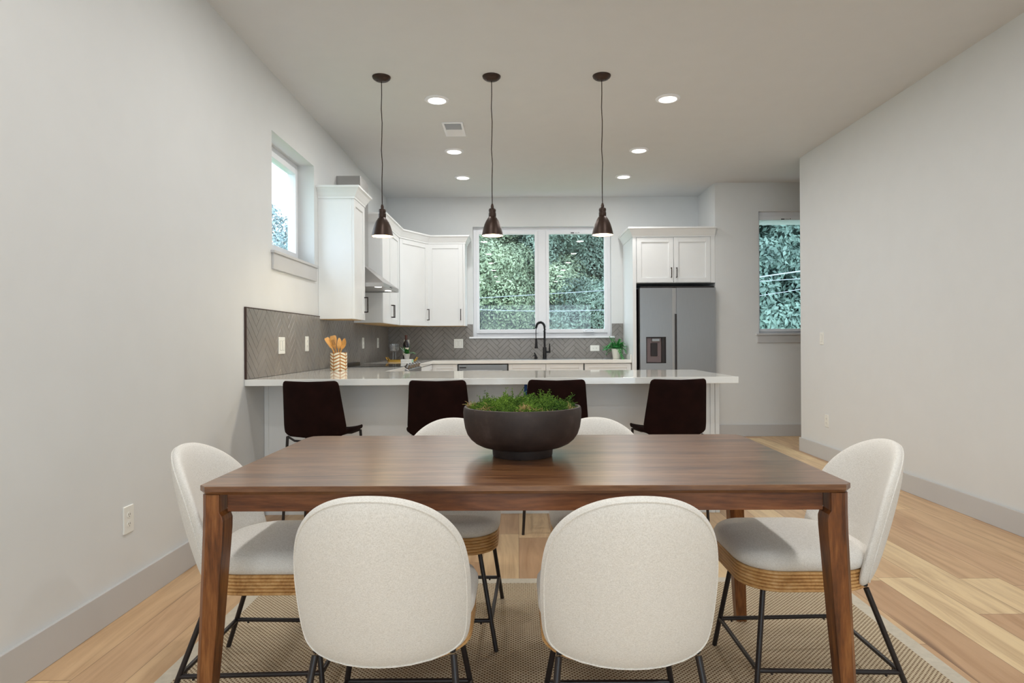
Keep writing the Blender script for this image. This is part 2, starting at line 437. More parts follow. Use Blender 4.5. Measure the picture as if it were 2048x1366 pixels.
# window_1: double window over the sink
w1 = B(); frame_rect(w1, 'Y', YB+.085, YB+.155, BW[0], BW[1], BW[2], BW[3], .046)
box(w1, .262, .380, YB+.085, YB+.155, BW[2]+.046, BW[3]-.046)
w1 = struct('window_1', w1, M['white_trim'], 'white double window above the kitchen sink', 'window', bev=.003)
for k, (a, b_) in enumerate(((-.535, .266), (.376, 1.172))):
    s = B(); frame_rect(s, 'Y', YB+.07, YB+.12, a, b_, BW[2]+.045, BW[3]-.045, .038, .05, .045)
    sh = finish('sash', s, M['white_trim'], w1, bev=.003)
    pane('pane', 'Y', YB+.095, a+.036, b_-.036, BW[2]+.09, BW[3]-.085, sh)
    if k:
        h = B(); box(h, .86, 1.0, YB+.045, YB+.072, BW[2]+.052, BW[2]+.066); tube(h, [(.875, YB+.05, BW[2]+.07), (.91, YB+.04, BW[2]+.088), (.96, YB+.04, BW[2]+.088), (.985, YB+.05, BW[2]+.07)], .007, 8)
        finish('crank_handle', h, M['white_trim'], sh, bev=.002)
        st = B(); box(st, .70, .742, YB+.068, YB+.07, 2.543, 2.555); box(st, .75, .79, YB+.068, YB+.07, 2.547, 2.550); box(st, .80, .808, YB+.068, YB+.07, 2.547, 2.557)
        finish('maker_mark', st, M['dark'], sh)
b = B(); box(b, -.625, 1.25, YB-.03, YB+.085, BW[2]-.022, BW[2]); struct('trim_1', b, M['white_trim'], 'thin white sill under the sink window', 'window sill', bev=.003)
# window_2: high window in left wall
b = B(); frame_rect(b, 'X', XL-.20, XL-.135, LW[0], LW[1], LW[2], LW[3], .05)
w2 = struct('window_2', b, M['white_trim'], 'small high white window in the left wall', 'window', bev=.003)
b = B(); frame_rect(b, 'X', XL-.185, XL-.12, LW[0]+.045, LW[1]-.045, LW[2]+.045, LW[3]-.045, .045); s2 = finish('sash', b, M['white_trim'], w2, bev=.003)
pane('pane', 'X', XL-.15, LW[0]+.085, LW[1]-.085, LW[2]+.085, LW[3]-.085, s2)
b = B(); box(b, XL-.13, XL+.028, LW[0]-.03, LW[1]+.03, LW[2]-.02, LW[2]); box(b, XL, XL+.018, LW[0]-.015, LW[1]+.015, LW[2]-.13, LW[2]-.02)
struct('trim_2', b, M['trim'], 'light grey sill and apron under the high left window', 'window sill', bev=.003)
# window_3: alcove
b = B(); frame_rect(b, 'Y', YA+.05, YA+.12, AW[0], AW[1], AW[2], AW[3], .022, .03, .06)
w3 = struct('window_3', b, M['white_trim'], 'tall narrow window partly hidden by the right wall', 'window', bev=.003)
b = B(); frame_rect(b, 'Y', YA+.04, YA+.09, AW[0]+.015, AW[1]-.02, AW[2]+.02, AW[3]-.05, .01, .035, .045); s3 = finish('sash', b, M['white_trim'], w3, bev=.002)
pane('pane', 'Y', YA+.07, AW[0]+.022, AW[1]-.03, AW[2]+.05, AW[3]-.09, s3)
b = B(); box(b, 3.14, 3.18, YA+.038, YA+.04, 2.567, 2.578); box(b, 3.19, 3.235, YA+.038, YA+.04, 2.571, 2.574); box(b, 3.245, 3.253, YA+.038, YA+.04, 2.571, 2.581)
finish('maker_mark', b, M['dark'], s3)
b = B(); box(b, AW[0]-.04, AW[1]+.04, YA-.03, YA+.05, AW[2]-.022, AW[2]); box(b, AW[0]-.025, AW[1]+.025, YA-.018, YA, AW[2]-.11, AW[2]-.022)
struct('trim_3', b, M['trim'], 'light grey sill and apron under the alcove window', 'window sill', bev=.003)
# window_4: behind viewer
b = B(); frame_rect(b, 'Y', Y0-.12, Y0-.06, RW[0], RW[1], RW[2], RW[3], .06)
box(b, .57, .63, Y0-.12, Y0-.06, RW[2]+.06, RW[3]-.06)
w4 = struct('window_4', b, M['white_trim'], 'wide window behind the viewer', 'window', bev=.003)
pane('pane', 'Y', Y0-.09, RW[0]+.06, .57, RW[2]+.06, RW[3]-.06, w4); pane('pane', 'Y', Y0-.09, .63, RW[1]-.06, RW[2]+.06, RW[3]-.06, w4)

# ------------------------------------------------------------------ herringbone backsplash
def herring(u0, u1, v0, v1, hole=None):
    b = B(); L, Wd, g, th = .200, .050, .0013, .006
    diag = math.hypot(u1-u0, v1-v0)/2 + .3; cu, cv = (u0+u1)/2, (v0+v1)/2
    c45 = math.sqrt(.5)
    nmax = int((u1-u0)/(1.4142*L)) + 4; jmax = int(((v1-v0)+.6)/(1.4142*Wd)) + 4
    def put(x0, x1, y0, y1):
        pts = []
        for (x, y) in ((x0+g, y0+g), (x1-g, y0+g), (x1-g, y1-g), (x0+g, y1-g)):
            pts.append((cu + (x-y)*c45, cv + (x+y)*c45))
        us = [p[0] for p in pts]; vs = [p[1] for p in pts]
        if max(us) < u0 or min(us) > u1 or max(vs) < v0 or min(vs) > v1: return
        i = .0016; c = (sum(us)/4, sum(vs)/4)
        top = [(c[0]+(p[0]-c[0])*(1-i*2/Wd*.6), c[1]+(p[1]-c[1])*(1-i*2/Wd*.6)) for p in pts]
        loft(b, [[(p[0], p[1], 0) for p in pts], [(p[0], p[1], th-.0012) for p in pts], [(p[0], p[1], th) for p in top]], False, True)
    for m in range(-nmax, nmax+1):
        for j in range(-jmax*2, jmax*2+1):
            ox, oy = m*L + j*Wd, -m*L + j*Wd
            put(ox, ox+L, oy, oy+Wd)
            put(ox+L, ox+L+Wd, oy+Wd-L, oy+Wd)
    for co, no in (((u0,0,0),(-1,0,0)), ((u1,0,0),(1,0,0)), ((0,v0,0),(0,-1,0)), ((0,v1,0),(0,1,0))):
        bmesh.ops.bisect_plane(b, geom=list(b.verts)+list(b.edges)+list(b.faces), plane_co=co, plane_no=no, clear_outer=True)
    if hole:
        for h in hole:
            pass
    return b
ZT, ZS = .914, 1.362      # counter top, splash top
YP0, YP1 = 3.93, 4.93     # peninsula counter front/back
sp = thing('tile_backsplash', 'grey herringbone tile backsplash on the left wall', 'backsplash', (XL, YP0, ZT))
b = herring(YP0+.012, YB-.012, ZT+.002, ZS-.006)
for v in b.verts: v.co = Vector((XL+.004+v.co.z, v.co.x, v.co.y))
finish('tiles', b, M['tile'], sp, world=True)
b = B(); box(b, XL+.0005, XL+.0075, YP0+.01, YB-.002, ZT+.001, ZS-.004); finish('grout', b, M['grout'], sp, world=True)
b = B(); box(b, XL+.0005, XL+.013, YP0, YP0+.01, ZT+.001, ZS); box(b, XL+.0005, XL+.012, YP0+.01, YB-.01, ZS-.005, ZS); finish('edge_trim', b, M['edge_trim'], sp, world=True)
sb = thing('tile_backsplash', 'grey herringbone tile backsplash on the back wall under the sink window', 'backsplash', (0, YB, ZT))
bt = B()
for (a0, a1, z0, z1) in ((XL+.012, -.628, ZT+.002, ZS), (-.628, 1.252, ZT+.002, BW[2]-.026), (1.252, 1.36, ZT+.002, ZS), (-.628, BW[0]-.004, BW[2]-.001, ZS), (BW[1]+.004, 1.252, BW[2]-.001, ZS)):
    h = herring(a0, a1, z0, z1)
    # keep one continuous pattern: rebuild about a shared origin
    h.free()
def herring_at(cu, cv, u0, u1, v0, v1):
    b = B(); hb = herring(cu-3.0, cu+3.0, cv-.6, cv+.6)
    for co, no in (((u0,0,0),(-1,0,0)), ((u1,0,0),(1,0,0)), ((0,v0,0),(0,-1,0)), ((0,v1,0),(0,1,0))):
        bmesh.ops.bisect_plane(hb, geom=list(hb.verts)+list(hb.edges)+list(hb.faces), plane_co=co, plane_no=no, clear_outer=True)
    b.free(); return hb
me_tmp = bpy.data.meshes.new('tmp')
for (a0, a1, z0, z1) in ((XL+.012, -.628, ZT+.002, ZS), (-.628, 1.252, ZT+.002, BW[2]-.026), (1.252, 1.36, ZT+.002, ZS), (-.628, BW[0]-.004, BW[2]-.026, ZS), (BW[1]+.004, 1.252, BW[2]-.026, ZS)):
    h = herring_at(.05, 1.12, a0, a1, z0, z1); h.to_mesh(me_tmp); h.free(); bt.from_mesh(me_tmp)
bpy.data.meshes.remove(me_tmp)
for v in bt.verts: v.co = Vector((v.co.x, YB-.004-v.co.z, v.co.y))
finish('tiles', bt, M['tile'], sb, world=True)
b = B(); box(b, XL+.01, 1.362, YB-.0075, YB-.0005, ZT+.001, BW[2]-.023); box(b, XL+.01, -.628, YB-.0075, YB-.0005, BW[2]-.023, ZS); box(b, -.628, BW[0]-.003, YB-.0075, YB-.0005, BW[2]+.001, ZS); box(b, BW[1]+.003, 1.362, YB-.0075, YB-.0005, BW[2]+.001, ZS)
finish('grout', b, M['grout'], sb, world=True)

# ------------------------------------------------------------------ plates
def plate(plane, a, z, w, h, kind, label, group=None, name='wall_outlet', cat='outlet'):
    # plane: 'L' left wall splash, 'Lw' left wall bare, 'R' right wall, 'Bk' back splash
    loc = {'L': (XL+.0105, a, z), 'Lw': (XL, a, z), 'R': (XR, a, z), 'Bk': (a, YB-.0105, z)}[plane]
    t = thing(name, label, cat, loc, {'L': PI/2, 'Lw': PI/2, 'R': -PI/2, 'Bk': 0}[plane], group)
    b = B(); loft(b, [[(x, 0, y) for x, y in rrect(-w/2, w/2, -h/2, h/2, [.004]*4, 3)], [(x, -.004, y) for x, y in rrect(-w/2, w/2, -h/2, h/2, [.004]*4, 3)], [(x, -.006, y) for x, y in rrect(-w/2+.002, w/2-.002, -h/2+.002, h/2-.002, [.004]*4, 3)]])
    finish('cover_plate', b, M['plastic'], t)
    gangs = 2 if kind.endswith('2') else 1; horiz = w > h and gangs == 1
    for gi in range(gangs):
        ox = (gi-.5)*.046 if gangs == 2 else 0
        if kind.startswith('switch'):
            b = B(); box(b, ox-.016, ox+.016, -.0085, -.005, -.033, .033); finish('rocker', b, M['plastic'], t, bev=.001)
            b = B(); box(b, ox-.017, ox+.017, -.0064, -.0058, -.034, .034); finish('rocker_gap', b, M['vent_dark'], t)
        else:
            for s in (-1, 1):
                cx, cz = (s*.02, 0) if horiz else (ox, s*.02)
                b = B(); loft(b, [[(cx+.015*math.cos(q), y, cz+.0135*math.sin(q)) for q in [2*PI*k/20 for k in range(20)]] for y in (-.005, -.0075)])
                f = finish('receptacle', b, M['plastic'], t, smooth=True)
                b = B()
                for dx in (-.005, .005): box(b, cx+dx-.001, cx+dx+.001, -.0079, -.0074, cz-.002, cz+.006)
                box(b, cx-.002, cx+.002, -.0079, -.0074, cz-.009, cz-.006)
                finish('slot', b, M['dark'], f)
    return t
plate('Lw', 2.75, .385, .070, .118, 'outlet', 'white duplex outlet low on the left wall near the dining chairs')
plate('L', 4.52, 1.12, .115, .118, 'switch2', 'wide double switch plate nearest on the left tile backsplash', name='light_switch', cat='switch')
plate('L', 5.06, 1.13, .072, .118, 'outlet', 'second white plate on the left backsplash just before the utensil crock')
plate('L', 6.90, 1.13, .072, .118, 'outlet', 'white plate on the left backsplash behind the cooktop')
plate('L', 7.63, 1.13, .072, .118, 'outlet', 'white plate on the left backsplash nearest the kitchen corner')
plate('Bk', -1.435, 1.11, .072, .118, 'outlet', 'white outlet on the back wall tile half hidden behind the wine bottle')
plate('Bk', -.765, 1.115, .118, .118, 'switch2', 'square double switch plate on the back wall tile left of the sink window', name='light_switch', cat='switch')
plate('Bk', .995, 1.045, .118, .075, 'outlet', 'horizontal white outlet on the back wall tile right of the faucet')
plate('R', 6.10, 1.15, .070, .118, 'switch', 'white light switch on the right wall near its end', name='light_switch', cat='switch')
plate('R', 6.01, .375, .070, .118, 'outlet', 'white outlet low on the right wall under the switch')

# ------------------------------------------------------------------ cabinets
def handle_bm(x, y, z, length, axis='Z', out=(0, -1)):
    b = B(); r = .005; l = length/2; ox, oy = out[0]*.03, out[1]*.03
    if axis == 'Z': pts = [(x, y, z-l), (x+ox, y+oy, z-l), (x+ox, y+oy, z+l), (x, y, z+l)]
    elif axis == 'X': pts = [(x-l, y, z), (x-l, y+oy, z), (x+l, y+oy, z), (x+l, y, z)]
    for p, q in zip(pts, pts[1:]):
        p, q = Vector(p), Vector(q); d = (q-p).normalized()*r*.8
        tube(b, [p-d if p != Vector(pts[0]) else p, q+d if q != Vector(pts[-1]) else q], r, 6)
    return b
def shaker(p0, p1, z0, z1, st=.057, th=.02, rail=None):
    """door slab between plan points p0->p1 (viewer sees it with p0 on its left), front face outward"""
    b = B(); p0, p1 = Vector((*p0, 0)), Vector((*p1, 0)); d = (p1-p0); L = d.length; d.normalize()
    n = Vector((d.y, -d.x, 0))     # outward (towards viewer)
    rail = rail or st
    def bx(a0, a1, lo, hi, o0, o1):
        q = [p0+d*a0+n*o0, p0+d*a1+n*o0, p0+d*a1+n*o1, p0+d*a0+n*o1]
        hexa(b, [(v.x, v.y, lo) for v in q], [(v.x, v.y, hi) for v in q])
    g = .0015
    bx(g, st, z0+g, z1-g, 0, th); bx(L-st, L-g, z0+g, z1-g, 0, th)
    bx(st, L-st, z0+g, z0+rail, 0, th); bx(st, L-st, z1-rail, z1-g, 0, th)
    bx(st, L-st, z0+rail, z1-rail, 0, th-.009)
    return b, (p0, d, n, L)
def door(parent, p0, p1, z0, z1, hside=None, hz=None, hl=.13, name='door', st=.057):
    b, (q, d, n, L) = shaker(p0, p1, z0, z1, st)
    o = finish(name, b, M['cab'], parent, world=True, bev=.0015)
    if hside:
        a = .03 if hside == 'L' else L-.03
        c = q + d*a + n*.02
        h = handle_bm(c.x, c.y, hz, hl, 'Z', (n.x, n.y))
        finish('handle', h, M['handle'], o, world=True)
    return o
def crown_poly(bm, path, z0, z1, out=.055, closed=False):
    """crown moulding swept along plan path (outward = right side of travel)"""
    prof = [(0, 0), (.006, 0), (.006, .015), (.012, .025), (.024, .05), (.040, .078), (.050, .09), (out, .092), (out, .11), (0, .11)]
    k = (z1-z0)/.11; P = [Vector(p) for p in path]; N = []
    for i in range(len(P)):
        ds = []
        if i > 0: ds.append((P[i]-P[i-1]).normalized())
        if i < len(P)-1: ds.append((P[i+1]-P[i]).normalized())
        ns = [Vector((q.y, -q.x)) for q in ds]
        m = sum(ns, Vector((0, 0)))
        m.normalize(); m /= max(.3, m.dot(ns[0])); N.append(m)
    rings = [[(p.x+n.x*a, p.y+n.y*a, z0+z*k) for a, z in prof] for p, n in zip(P, N)]
    loft(bm, rings)
ZU0, ZU1, ZU2 = 1.335, 2.355, 2.455     # upper cabinets: bottom, door top, crown top
XFc = -1.375                             # face of left uppers
YFc = 7.95                               # face of back uppers
def upper(name, label, x0, x1, y0, y1, z0=ZU0, z1=ZU1):
    t = thing(name, label, 'cabinet', (x0, y0, z0))
    b = B(); box(b, x0+.001, x1, y0+.001, y1-.001, z0+.003, z1); finish('body', b, M['cab'], t, world=True, bev=.001)
    b = B(); box(b, x0+.012, x1-.012, y0+.014, y1-.014, z0, z0+.003); finish('underside', b, M['ply'], t, world=True)
    return t
a = upper('upper_cabinet', 'narrow white wall cabinet nearest on the left wall beside the high window', XL, XFc-.02, 5.40, 5.78)
door(a, (XFc-.02, 5.78), (XFc-.02, 5.40), ZU0, ZU1) if False else None
def left_door(t, y0, y1, hside, z0=ZU0, z1=ZU1): return door(t, (XFc-.02, y0), (XFc-.02, y1), z0, z1, hside, z0+.14)
left_door(a, 5.402, 5.778, 'R')
b = B(); crown_poly(b, [(XL+.002, 5.40), (XFc, 5.40), (XFc, 5.78), (XL+.002, 5.78)], ZU1, ZU2); finish('crown_moulding', b, M['cab'], a, world=True)
c2 = upper('upper_cabinet', 'two-door white wall cabinet between the range hood and the corner', XL, XFc-.02, 6.53, 7.45)
left_door(c2, 6.532, 6.99, 'R'); left_door(c2, 6.99, 7.448, 'L')
b = B(); crown_poly(b, [(XL+.002, 6.53), (XFc, 6.53), (XFc, 7.46)], ZU1, ZU2); finish('crown_moulding', b, M['cab'], c2, world=True)
# corner cabinet
P1, P2 = (XFc-.02, 7.47), (-1.12, YFc+.02)
t = thing('corner_cabinet', 'angled white wall cabinet in the back left kitchen corner', 'cabinet', (XL, YB, ZU0))
poly = [(XL+.001, 7.452), (XFc-.02, 7.452), P1, P2, (-1.122, YB-.001), (XL+.001, YB-.001)]
b = B(); loft(b, [[(x, y, ZU0+.003) for x, y in poly], [(x, y, ZU1) for x, y in poly]]); finish('body', b, M['cab'], t, world=True)
b = B(); loft(b, [[(x, y, ZU0) for x, y in inset(poly, .012)], [(x, y, ZU0+.003) for x, y in inset(poly, .012)]]); finish('underside', b, M['ply'], t, world=True)
dd = Vector((P2[0]-P1[0], P2[1]-P1[1])).normalized()
q1 = (P1[0]+dd.x*.012, P1[1]+dd.y*.012); q2 = (P2[0]-dd.x*.008, P2[1]-dd.y*.008)
door(t, q1, q2, ZU0, ZU1, 'R', ZU0+.14)
b = B(); crown_poly(b, [(XFc, 7.46), (P2[0]+.015, YFc)], ZU1, ZU2); finish('crown_moulding', b, M['cab'], t, world=True)
t = thing('upper_cabinet', 'single-door white wall cabinet left of the sink window', 'cabinet', (-1.12, YB, ZU0))
b = B(); box(b, -1.119, -.65, YFc+.02, YB-.001, ZU0+.003, ZU1); finish('body', b, M['cab'], t, world=True, bev=.001)
b = B(); box(b, -1.105, -.665, YFc+.034, YB-.014, ZU0, ZU0+.003); finish('underside', b, M['ply'], t, world=True)
door(t, (-1.115, YFc+.02), (-.675, YFc+.02), ZU0, ZU1, 'R', ZU0+.14)
b = B(); box(b, -.6745, -.65, YFc, YFc+.02, ZU0, ZU1); finish('face_stile', b, M['cab'], t, world=True)
b = B(); crown_poly(b, [(-1.104, YFc), (-.648, YFc), (-.648, YB-.002)], ZU1, ZU2); finish('crown_moulding', b, M['cab'], t, world=True)
# refrigerator enclosure
t = thing('refrigerator_cabinet', 'white two-door cabinet above the steel refrigerator', 'cabinet', (1.365, YB, 0))
b = B(); box(b, 1.365, 1.405, 7.57, YB-.001, 0, ZU1+.01); finish('side_panel', b, M['cab'], t, world=True, bev=.001)
b = B(); box(b, 1.405, 2.338, 7.59, YB-.001, 1.82, ZU1+.01); finish('body', b, M['cab'], t, world=True, bev=.001)
b = B(); box(b, 2.288, 2.338, 7.57, 7.59, 1.82, ZU1+.01); finish('face_frame', b, M['cab'], t, world=True)
door(t, (1.412, 7.59), (1.849, 7.59), 1.825, ZU1+.005, 'R', 1.94, .11); door(t, (1.851, 7.59), (2.287, 7.59), 1.825, ZU1+.005, 'L', 1.94, .11)
b = B(); crown_poly(b, [(1.365, YB-.002), (1.365, 7.57), (2.339, 7.57)], ZU1+.01, 2.475, .06); finish('crown_moulding', b, M['cab'], t, world=True)
# base cabinets, back run
YBF = 7.70
def base(label, x0, x1, drawers):
    t = thing('base_cabinet', label, 'cabinet', (x0, YB, 0))
    b = B(); box(b, x0+.001, x1-.001, YBF, YB-.012, .1, .872); box(b, x0+.001, x1-.001, YBF+.06, YB-.012, 0, .1); finish('body', b, M['cab'], t, world=True)
    n = len(drawers)-1
    for s, e in zip(drawers, drawers[1:]):
        d_, _ = shaker((s+.003, YBF), (e-.003, YBF), .72, .866, .05); finish('drawer', d_, M['cab'], t, world=True, bev=.001)
        door(t, (s+.003, YBF), (e-.003, YBF), .11, .714, 'R', .6)
    return t
base('white base cabinet between the range corner and the dishwasher', -1.03, -.725, [-1.03, -.725])
base('white sink base cabinet with two false drawer fronts', -.115, .79, [-.115, .335, .785])
base('white base cabinet beside the refrigerator below the fern', .80, 1.362, [.80, 1.362])
t = thing('dishwasher', 'stainless steel dishwasher under the back counter', 'dishwasher', (-.42, YB, 0))
b = B(); box(b, -.720, -.12, YBF, YB-.02, .09, .868); finish('cabinet_box', b, M['fridge_black'], t, world=True)
b = B(); box(b, -.712, -.128, YBF-.025, YBF, .1, .860); finish('door', b, M['steel'], t, world=True, bev=.003)
b = B(); box(b, -.70, -.62, YBF-.027, YBF-.025, .82, .834); finish('control_slot', b, M['fridge_black'], t, world=True)
b = B(); tube(b, [(-.66, YBF-.028, .79), (-.66, YBF-.06, .79), (-.18, YBF-.06, .79), (-.18, YBF-.028, .79)], .008, 8); finish('handle', b, M['steel'], t, world=True)
# left run base cabinets
XLF = -1.045
t = thing('base_cabinet', 'white corner base cabinet between the peninsula and the range', 'cabinet', (XL, 4.93, 0))
b = B(); box(b, XL+.012, XLF, 4.93, 5.775, .0, .872); finish('body', b, M['cab'], t, world=True)
door(t, (XLF, 4.95), (XLF, 5.77), .11, .866, 'R', .7)
t = thing('base_cabinet', 'white corner base cabinet beyond the range', 'cabinet', (XL, 6.55, 0))
b = B(); box(b, XL+.012, XLF, 6.545, YB-.012, 0, .872); finish('body', b, M['cab'], t, world=True)
door(t, (XLF, 6.55), (XLF, 7.66), .11, .866, 'L', .7)

# countertops
b = B(); box(b, XL+.001, 1.355, YP0, YP1, .874, ZT); box(b, XL+.001, -1.02, YP1, 5.775, .874, ZT)
bmesh.ops.remove_doubles(b, verts=b.verts, dist=1e-5)
tag(finish('countertop', b, M['quartz'], bev=.002), 'long white quartz counter of the peninsula in front of the bar stools', 'countertop')
b = B()
L6 = [(XL+.009, 6.545), (-1.02, 6.545), (-1.02, 7.655), (1.363, 7.655), (1.363, YB-.009), (XL+.009, YB-.009)]
loft(b, [[(x, y, .874) for x, y in L6], [(x, y, ZT) for x, y in L6]])
tag(finish('countertop', b, M['quartz'], bev=.002), 'white quartz counter along the back wall under the sink window', 'countertop')
b = B(); box(b, 1.345, 1.3635, 7.66, 8.26, ZT+.0005, ZT+.06)  # solid white block stands in for light reflected low on the panel
tag(finish('panel_reflection', b, M['quartz'], bev=.002), 'white block standing in for a light reflection low on the refrigerator panel', 'painted reflection')
# peninsula base
YPB = 4.23
t = thing('peninsula_cabinet', 'white panelled base of the kitchen peninsula behind the bar stools', 'cabinet', (-.16, YPB, 0))
b = B(); box(b, XL+.03, 1.325, YPB+.02, 4.90, .0, .873); finish('body', b, M['cab'], t, world=True)
for (s, e) in ((XL+.03, -.20), (-.17, 1.27)):
    b = B(); box(b, s, e, YPB+.006, YPB+.02, .0, .873); finish('back_panel', b, M['cab'], t, world=True)
for (s, e) in ((XL+.001, XL+.03), (-.20, -.17), (1.27, 1.30), (1.302, 1.33)):
    b = B(); box(b, s, e, YPB, YPB+.02, 0, .873); finish('stile', b, M['cab'], t, world=True, bev=.002)
b = B(); hexa(b, [(.040, 4.04, .8735), (.058, 4.04, .8735), (.058, 4.0415, .8735), (.040, 4.0415, .8735)][::-1], [(.036, 4.04, .873-.085), (.058, 4.04, .873-.08), (.058, 4.0415, .873-.08), (.036, 4.0415, .873-.085)][::-1])
bmesh.ops.translate(b, verts=b.verts, vec=(0, 0, 0))
tag(finish('painters_tape', b, M['tape']), 'blue strip of tape hanging under the peninsula counter', 'tape')

# ------------------------------------------------------------------ range, hood
t = thing('cooking_range', 'stainless range with black glass cooktop and round front knobs', 'stove', (-1.36, 6.16, 0))
b = B(); box(b, XL+.015, -1.03, 5.785, 6.535, .0, .905); finish('body', b, M['steel'], t, world=True)
b = B(); box(b, XL+.06, -1.045, 5.783, 6.537, .905, .918); finish('cooktop', b, M['glass_black'], t, world=True, bev=.002)
b = B(); box(b, XL+.016, XL+.07, 5.785, 6.535, .905, .938); finish('rear_vent', b, M['fridge_black'], t, world=True, bev=.004)
b = B(); loft(b, [[(-1.046, y, .917), (-.985, y, .885), (-.985, y, .80), (-1.046, y, .80)] for y in (5.785, 6.535)]); pn = finish('control_panel', b, M['steel'], t, world=True, bev=.004)
for k in range(5):
    y = 5.86 + k*.15
    b = B(); n = Vector((.46, 0, .888)).normalized(); c = Vector((-1.016, y, .9035))
    tube(b, [c, c+n*.008, c+n*.008, c+n*.036, c+n*.038], [.026, .026, .021, .019, .015], 20)
    finish('knob', b, M['steel'], pn, world=True, smooth=True)
b = B(); box(b, -1.03, -1.0, 5.79, 6.53, .18, .76); finish('oven_door', b, M['glass_black'], t, world=True, bev=.004)
b = B(); tube(b, [(-1.0, 5.84, .73), (-.95, 5.84, .73), (-.95, 6.48, .73), (-1.0, 6.48, .73)], .011, 8); finish('handle', b, M['steel'], t, world=True)

t = thing('range_hood', 'stainless chimney range hood on the left wall between the wall cabinets', 'range hood', (-1.45, 6.16, 1.64))
b = B(); box(b, XL+.001, -1.458, 5.96, 6.27, 1.86, 2.69); ch = finish('chimney', b, M['hood_steel'], t, world=True, bev=.002)
b = B()
for k in range(5): box(b, -1.62+k*.010, -1.613+k*.010, 5.958, 5.96, 2.57+(k%2)*.004, 2.59+(k%3)*.003)
box(b, -1.565, -1.50, 5.958, 5.96, 2.578, 2.588)
finish('sticker_print', b, M['dark'], ch, world=True)
b = B(); loft(b, [[(XL+.001, 5.79, 1.68), (-1.213, 5.79, 1.68), (-1.213, 6.525, 1.68), (XL+.001, 6.525, 1.68)], [(XL+.001, 5.95, 1.87), (-1.448, 5.95, 1.87), (-1.448, 6.28, 1.87), (XL+.001, 6.28, 1.87)]])
finish('canopy', b, M['hood_steel'], t, world=True)
b = B(); frame_w = .03
box(b, XL+.001, -1.212, 5.788, 5.818, 1.643, 1.68); box(b, XL+.001, -1.212, 6.497, 6.527, 1.643, 1.68); box(b, -1.242, -1.212, 5.818, 6.497, 1.643, 1.68); box(b, XL+.001, XL+.03, 5.818, 6.497, 1.643, 1.68)
rm = finish('rim', b, M['hood_steel'], t, world=True, bev=.001)
b = B(); box(b, XL+.03, -1.242, 5.818, 6.497, 1.652, 1.66); ff = finish('filter_panel', b, M['hood_steel'], t, world=True)
for y in (5.93, 6.39):
    b = B(); lathe(b, [(.032, -.003), (.032, 0)], (-1.29, y, 1.6515), 20, True, True); finish('hood_light', b, M['hood_led'], ff, world=True)
b = B()
for k in range(3): box(b, -1.2125, -1.2105, 6.08+k*.04, 6.10+k*.04, 1.656, 1.664)
finish('button', b, M['dark'], rm, world=True)

# ------------------------------------------------------------------ refrigerator
t = thing('refrigerator', 'stainless side-by-side refrigerator with a water dispenser', 'refrigerator', (1.87, 7.9, 0))
b = B(); box(b, 1.432, 2.325, 7.56, 8.24, .02, 1.755); finish('case', b, M['fridge_black'], t, world=True)
FY = 7.50
def fdoor(x0, x1, hole=None):
    b = B(); n = 8
    def slab(a0, a1, z0, z1, side=None):
        box(b, a0, a1, FY+.0, 7.56, z0, z1)
    if not hole: slab(x0, x1, .06, 1.755)
    else:
        h0, h1, k0, k1 = hole
        slab(x0, h0, .06, 1.755); slab(h1, x1, .06, 1.755); slab(h0, h1, .06, k0); slab(h0, h1, k1, 1.755)
        box(b, h0, h1, FY+.055, 7.56, k0, k1)
        bmesh.ops.remove_doubles(b, verts=b.verts, dist=1e-5)
    return finish('door', b, M['steel'], t, world=True)
HX = (1.505, 1.738, .872, 1.182)
d1 = fdoor(1.435, 1.812, HX); d2 = fdoor(1.866, 2.322)
b = B(); box(b, 1.8125, 1.8655, FY+.028, 7.56, .06, 1.755); finish('handle_recess', b, M['hood_steel'], t, world=True)
b = B(); box(b, 1.848, 1.8655, FY+.004, FY+.03, .45, 1.45); finish('grip_shadow_gap', b, M['fridge_black'], t, world=True)
b = B(); box(b, 1.45, 2.31, 7.52, 7.58, 1.756, 1.775); finish('hinge_cover', b, M['fridge_black'], t, world=True)
b = B(); frame_rect(b, 'Y', FY-.004, FY+.054, HX[0]+.001, HX[1]-.001, HX[2]+.001, HX[3]-.001, .008); dsp = finish('dispenser', b, M['fridge_black'], d1, world=True)
b = B(); box(b, 1.514, 1.69, FY+.03, FY+.054, .88, 1.172); finish('dispenser_back', b, plain('taupe_grey_plastic', (120, 104, 104), .3, metal=.4), d1, world=True, bev=.004)
b = B(); box(b, 1.69, 1.729, FY+.01, FY+.054, .88, 1.172); finish('dispenser_side', b, M['fridge_black'], d1, world=True)
b = B(); box(b, 1.562, 1.64, FY+.012, FY+.03, .955, 1.11); finish('lever', b, M['fridge_black'], d1, world=True, bev=.004)
b = B(); box(b, 1.572, 1.668, FY+.004, FY+.03, 1.125, 1.165); finish('nozzle_cover', b, M['steel'], d1, world=True, bev=.006)

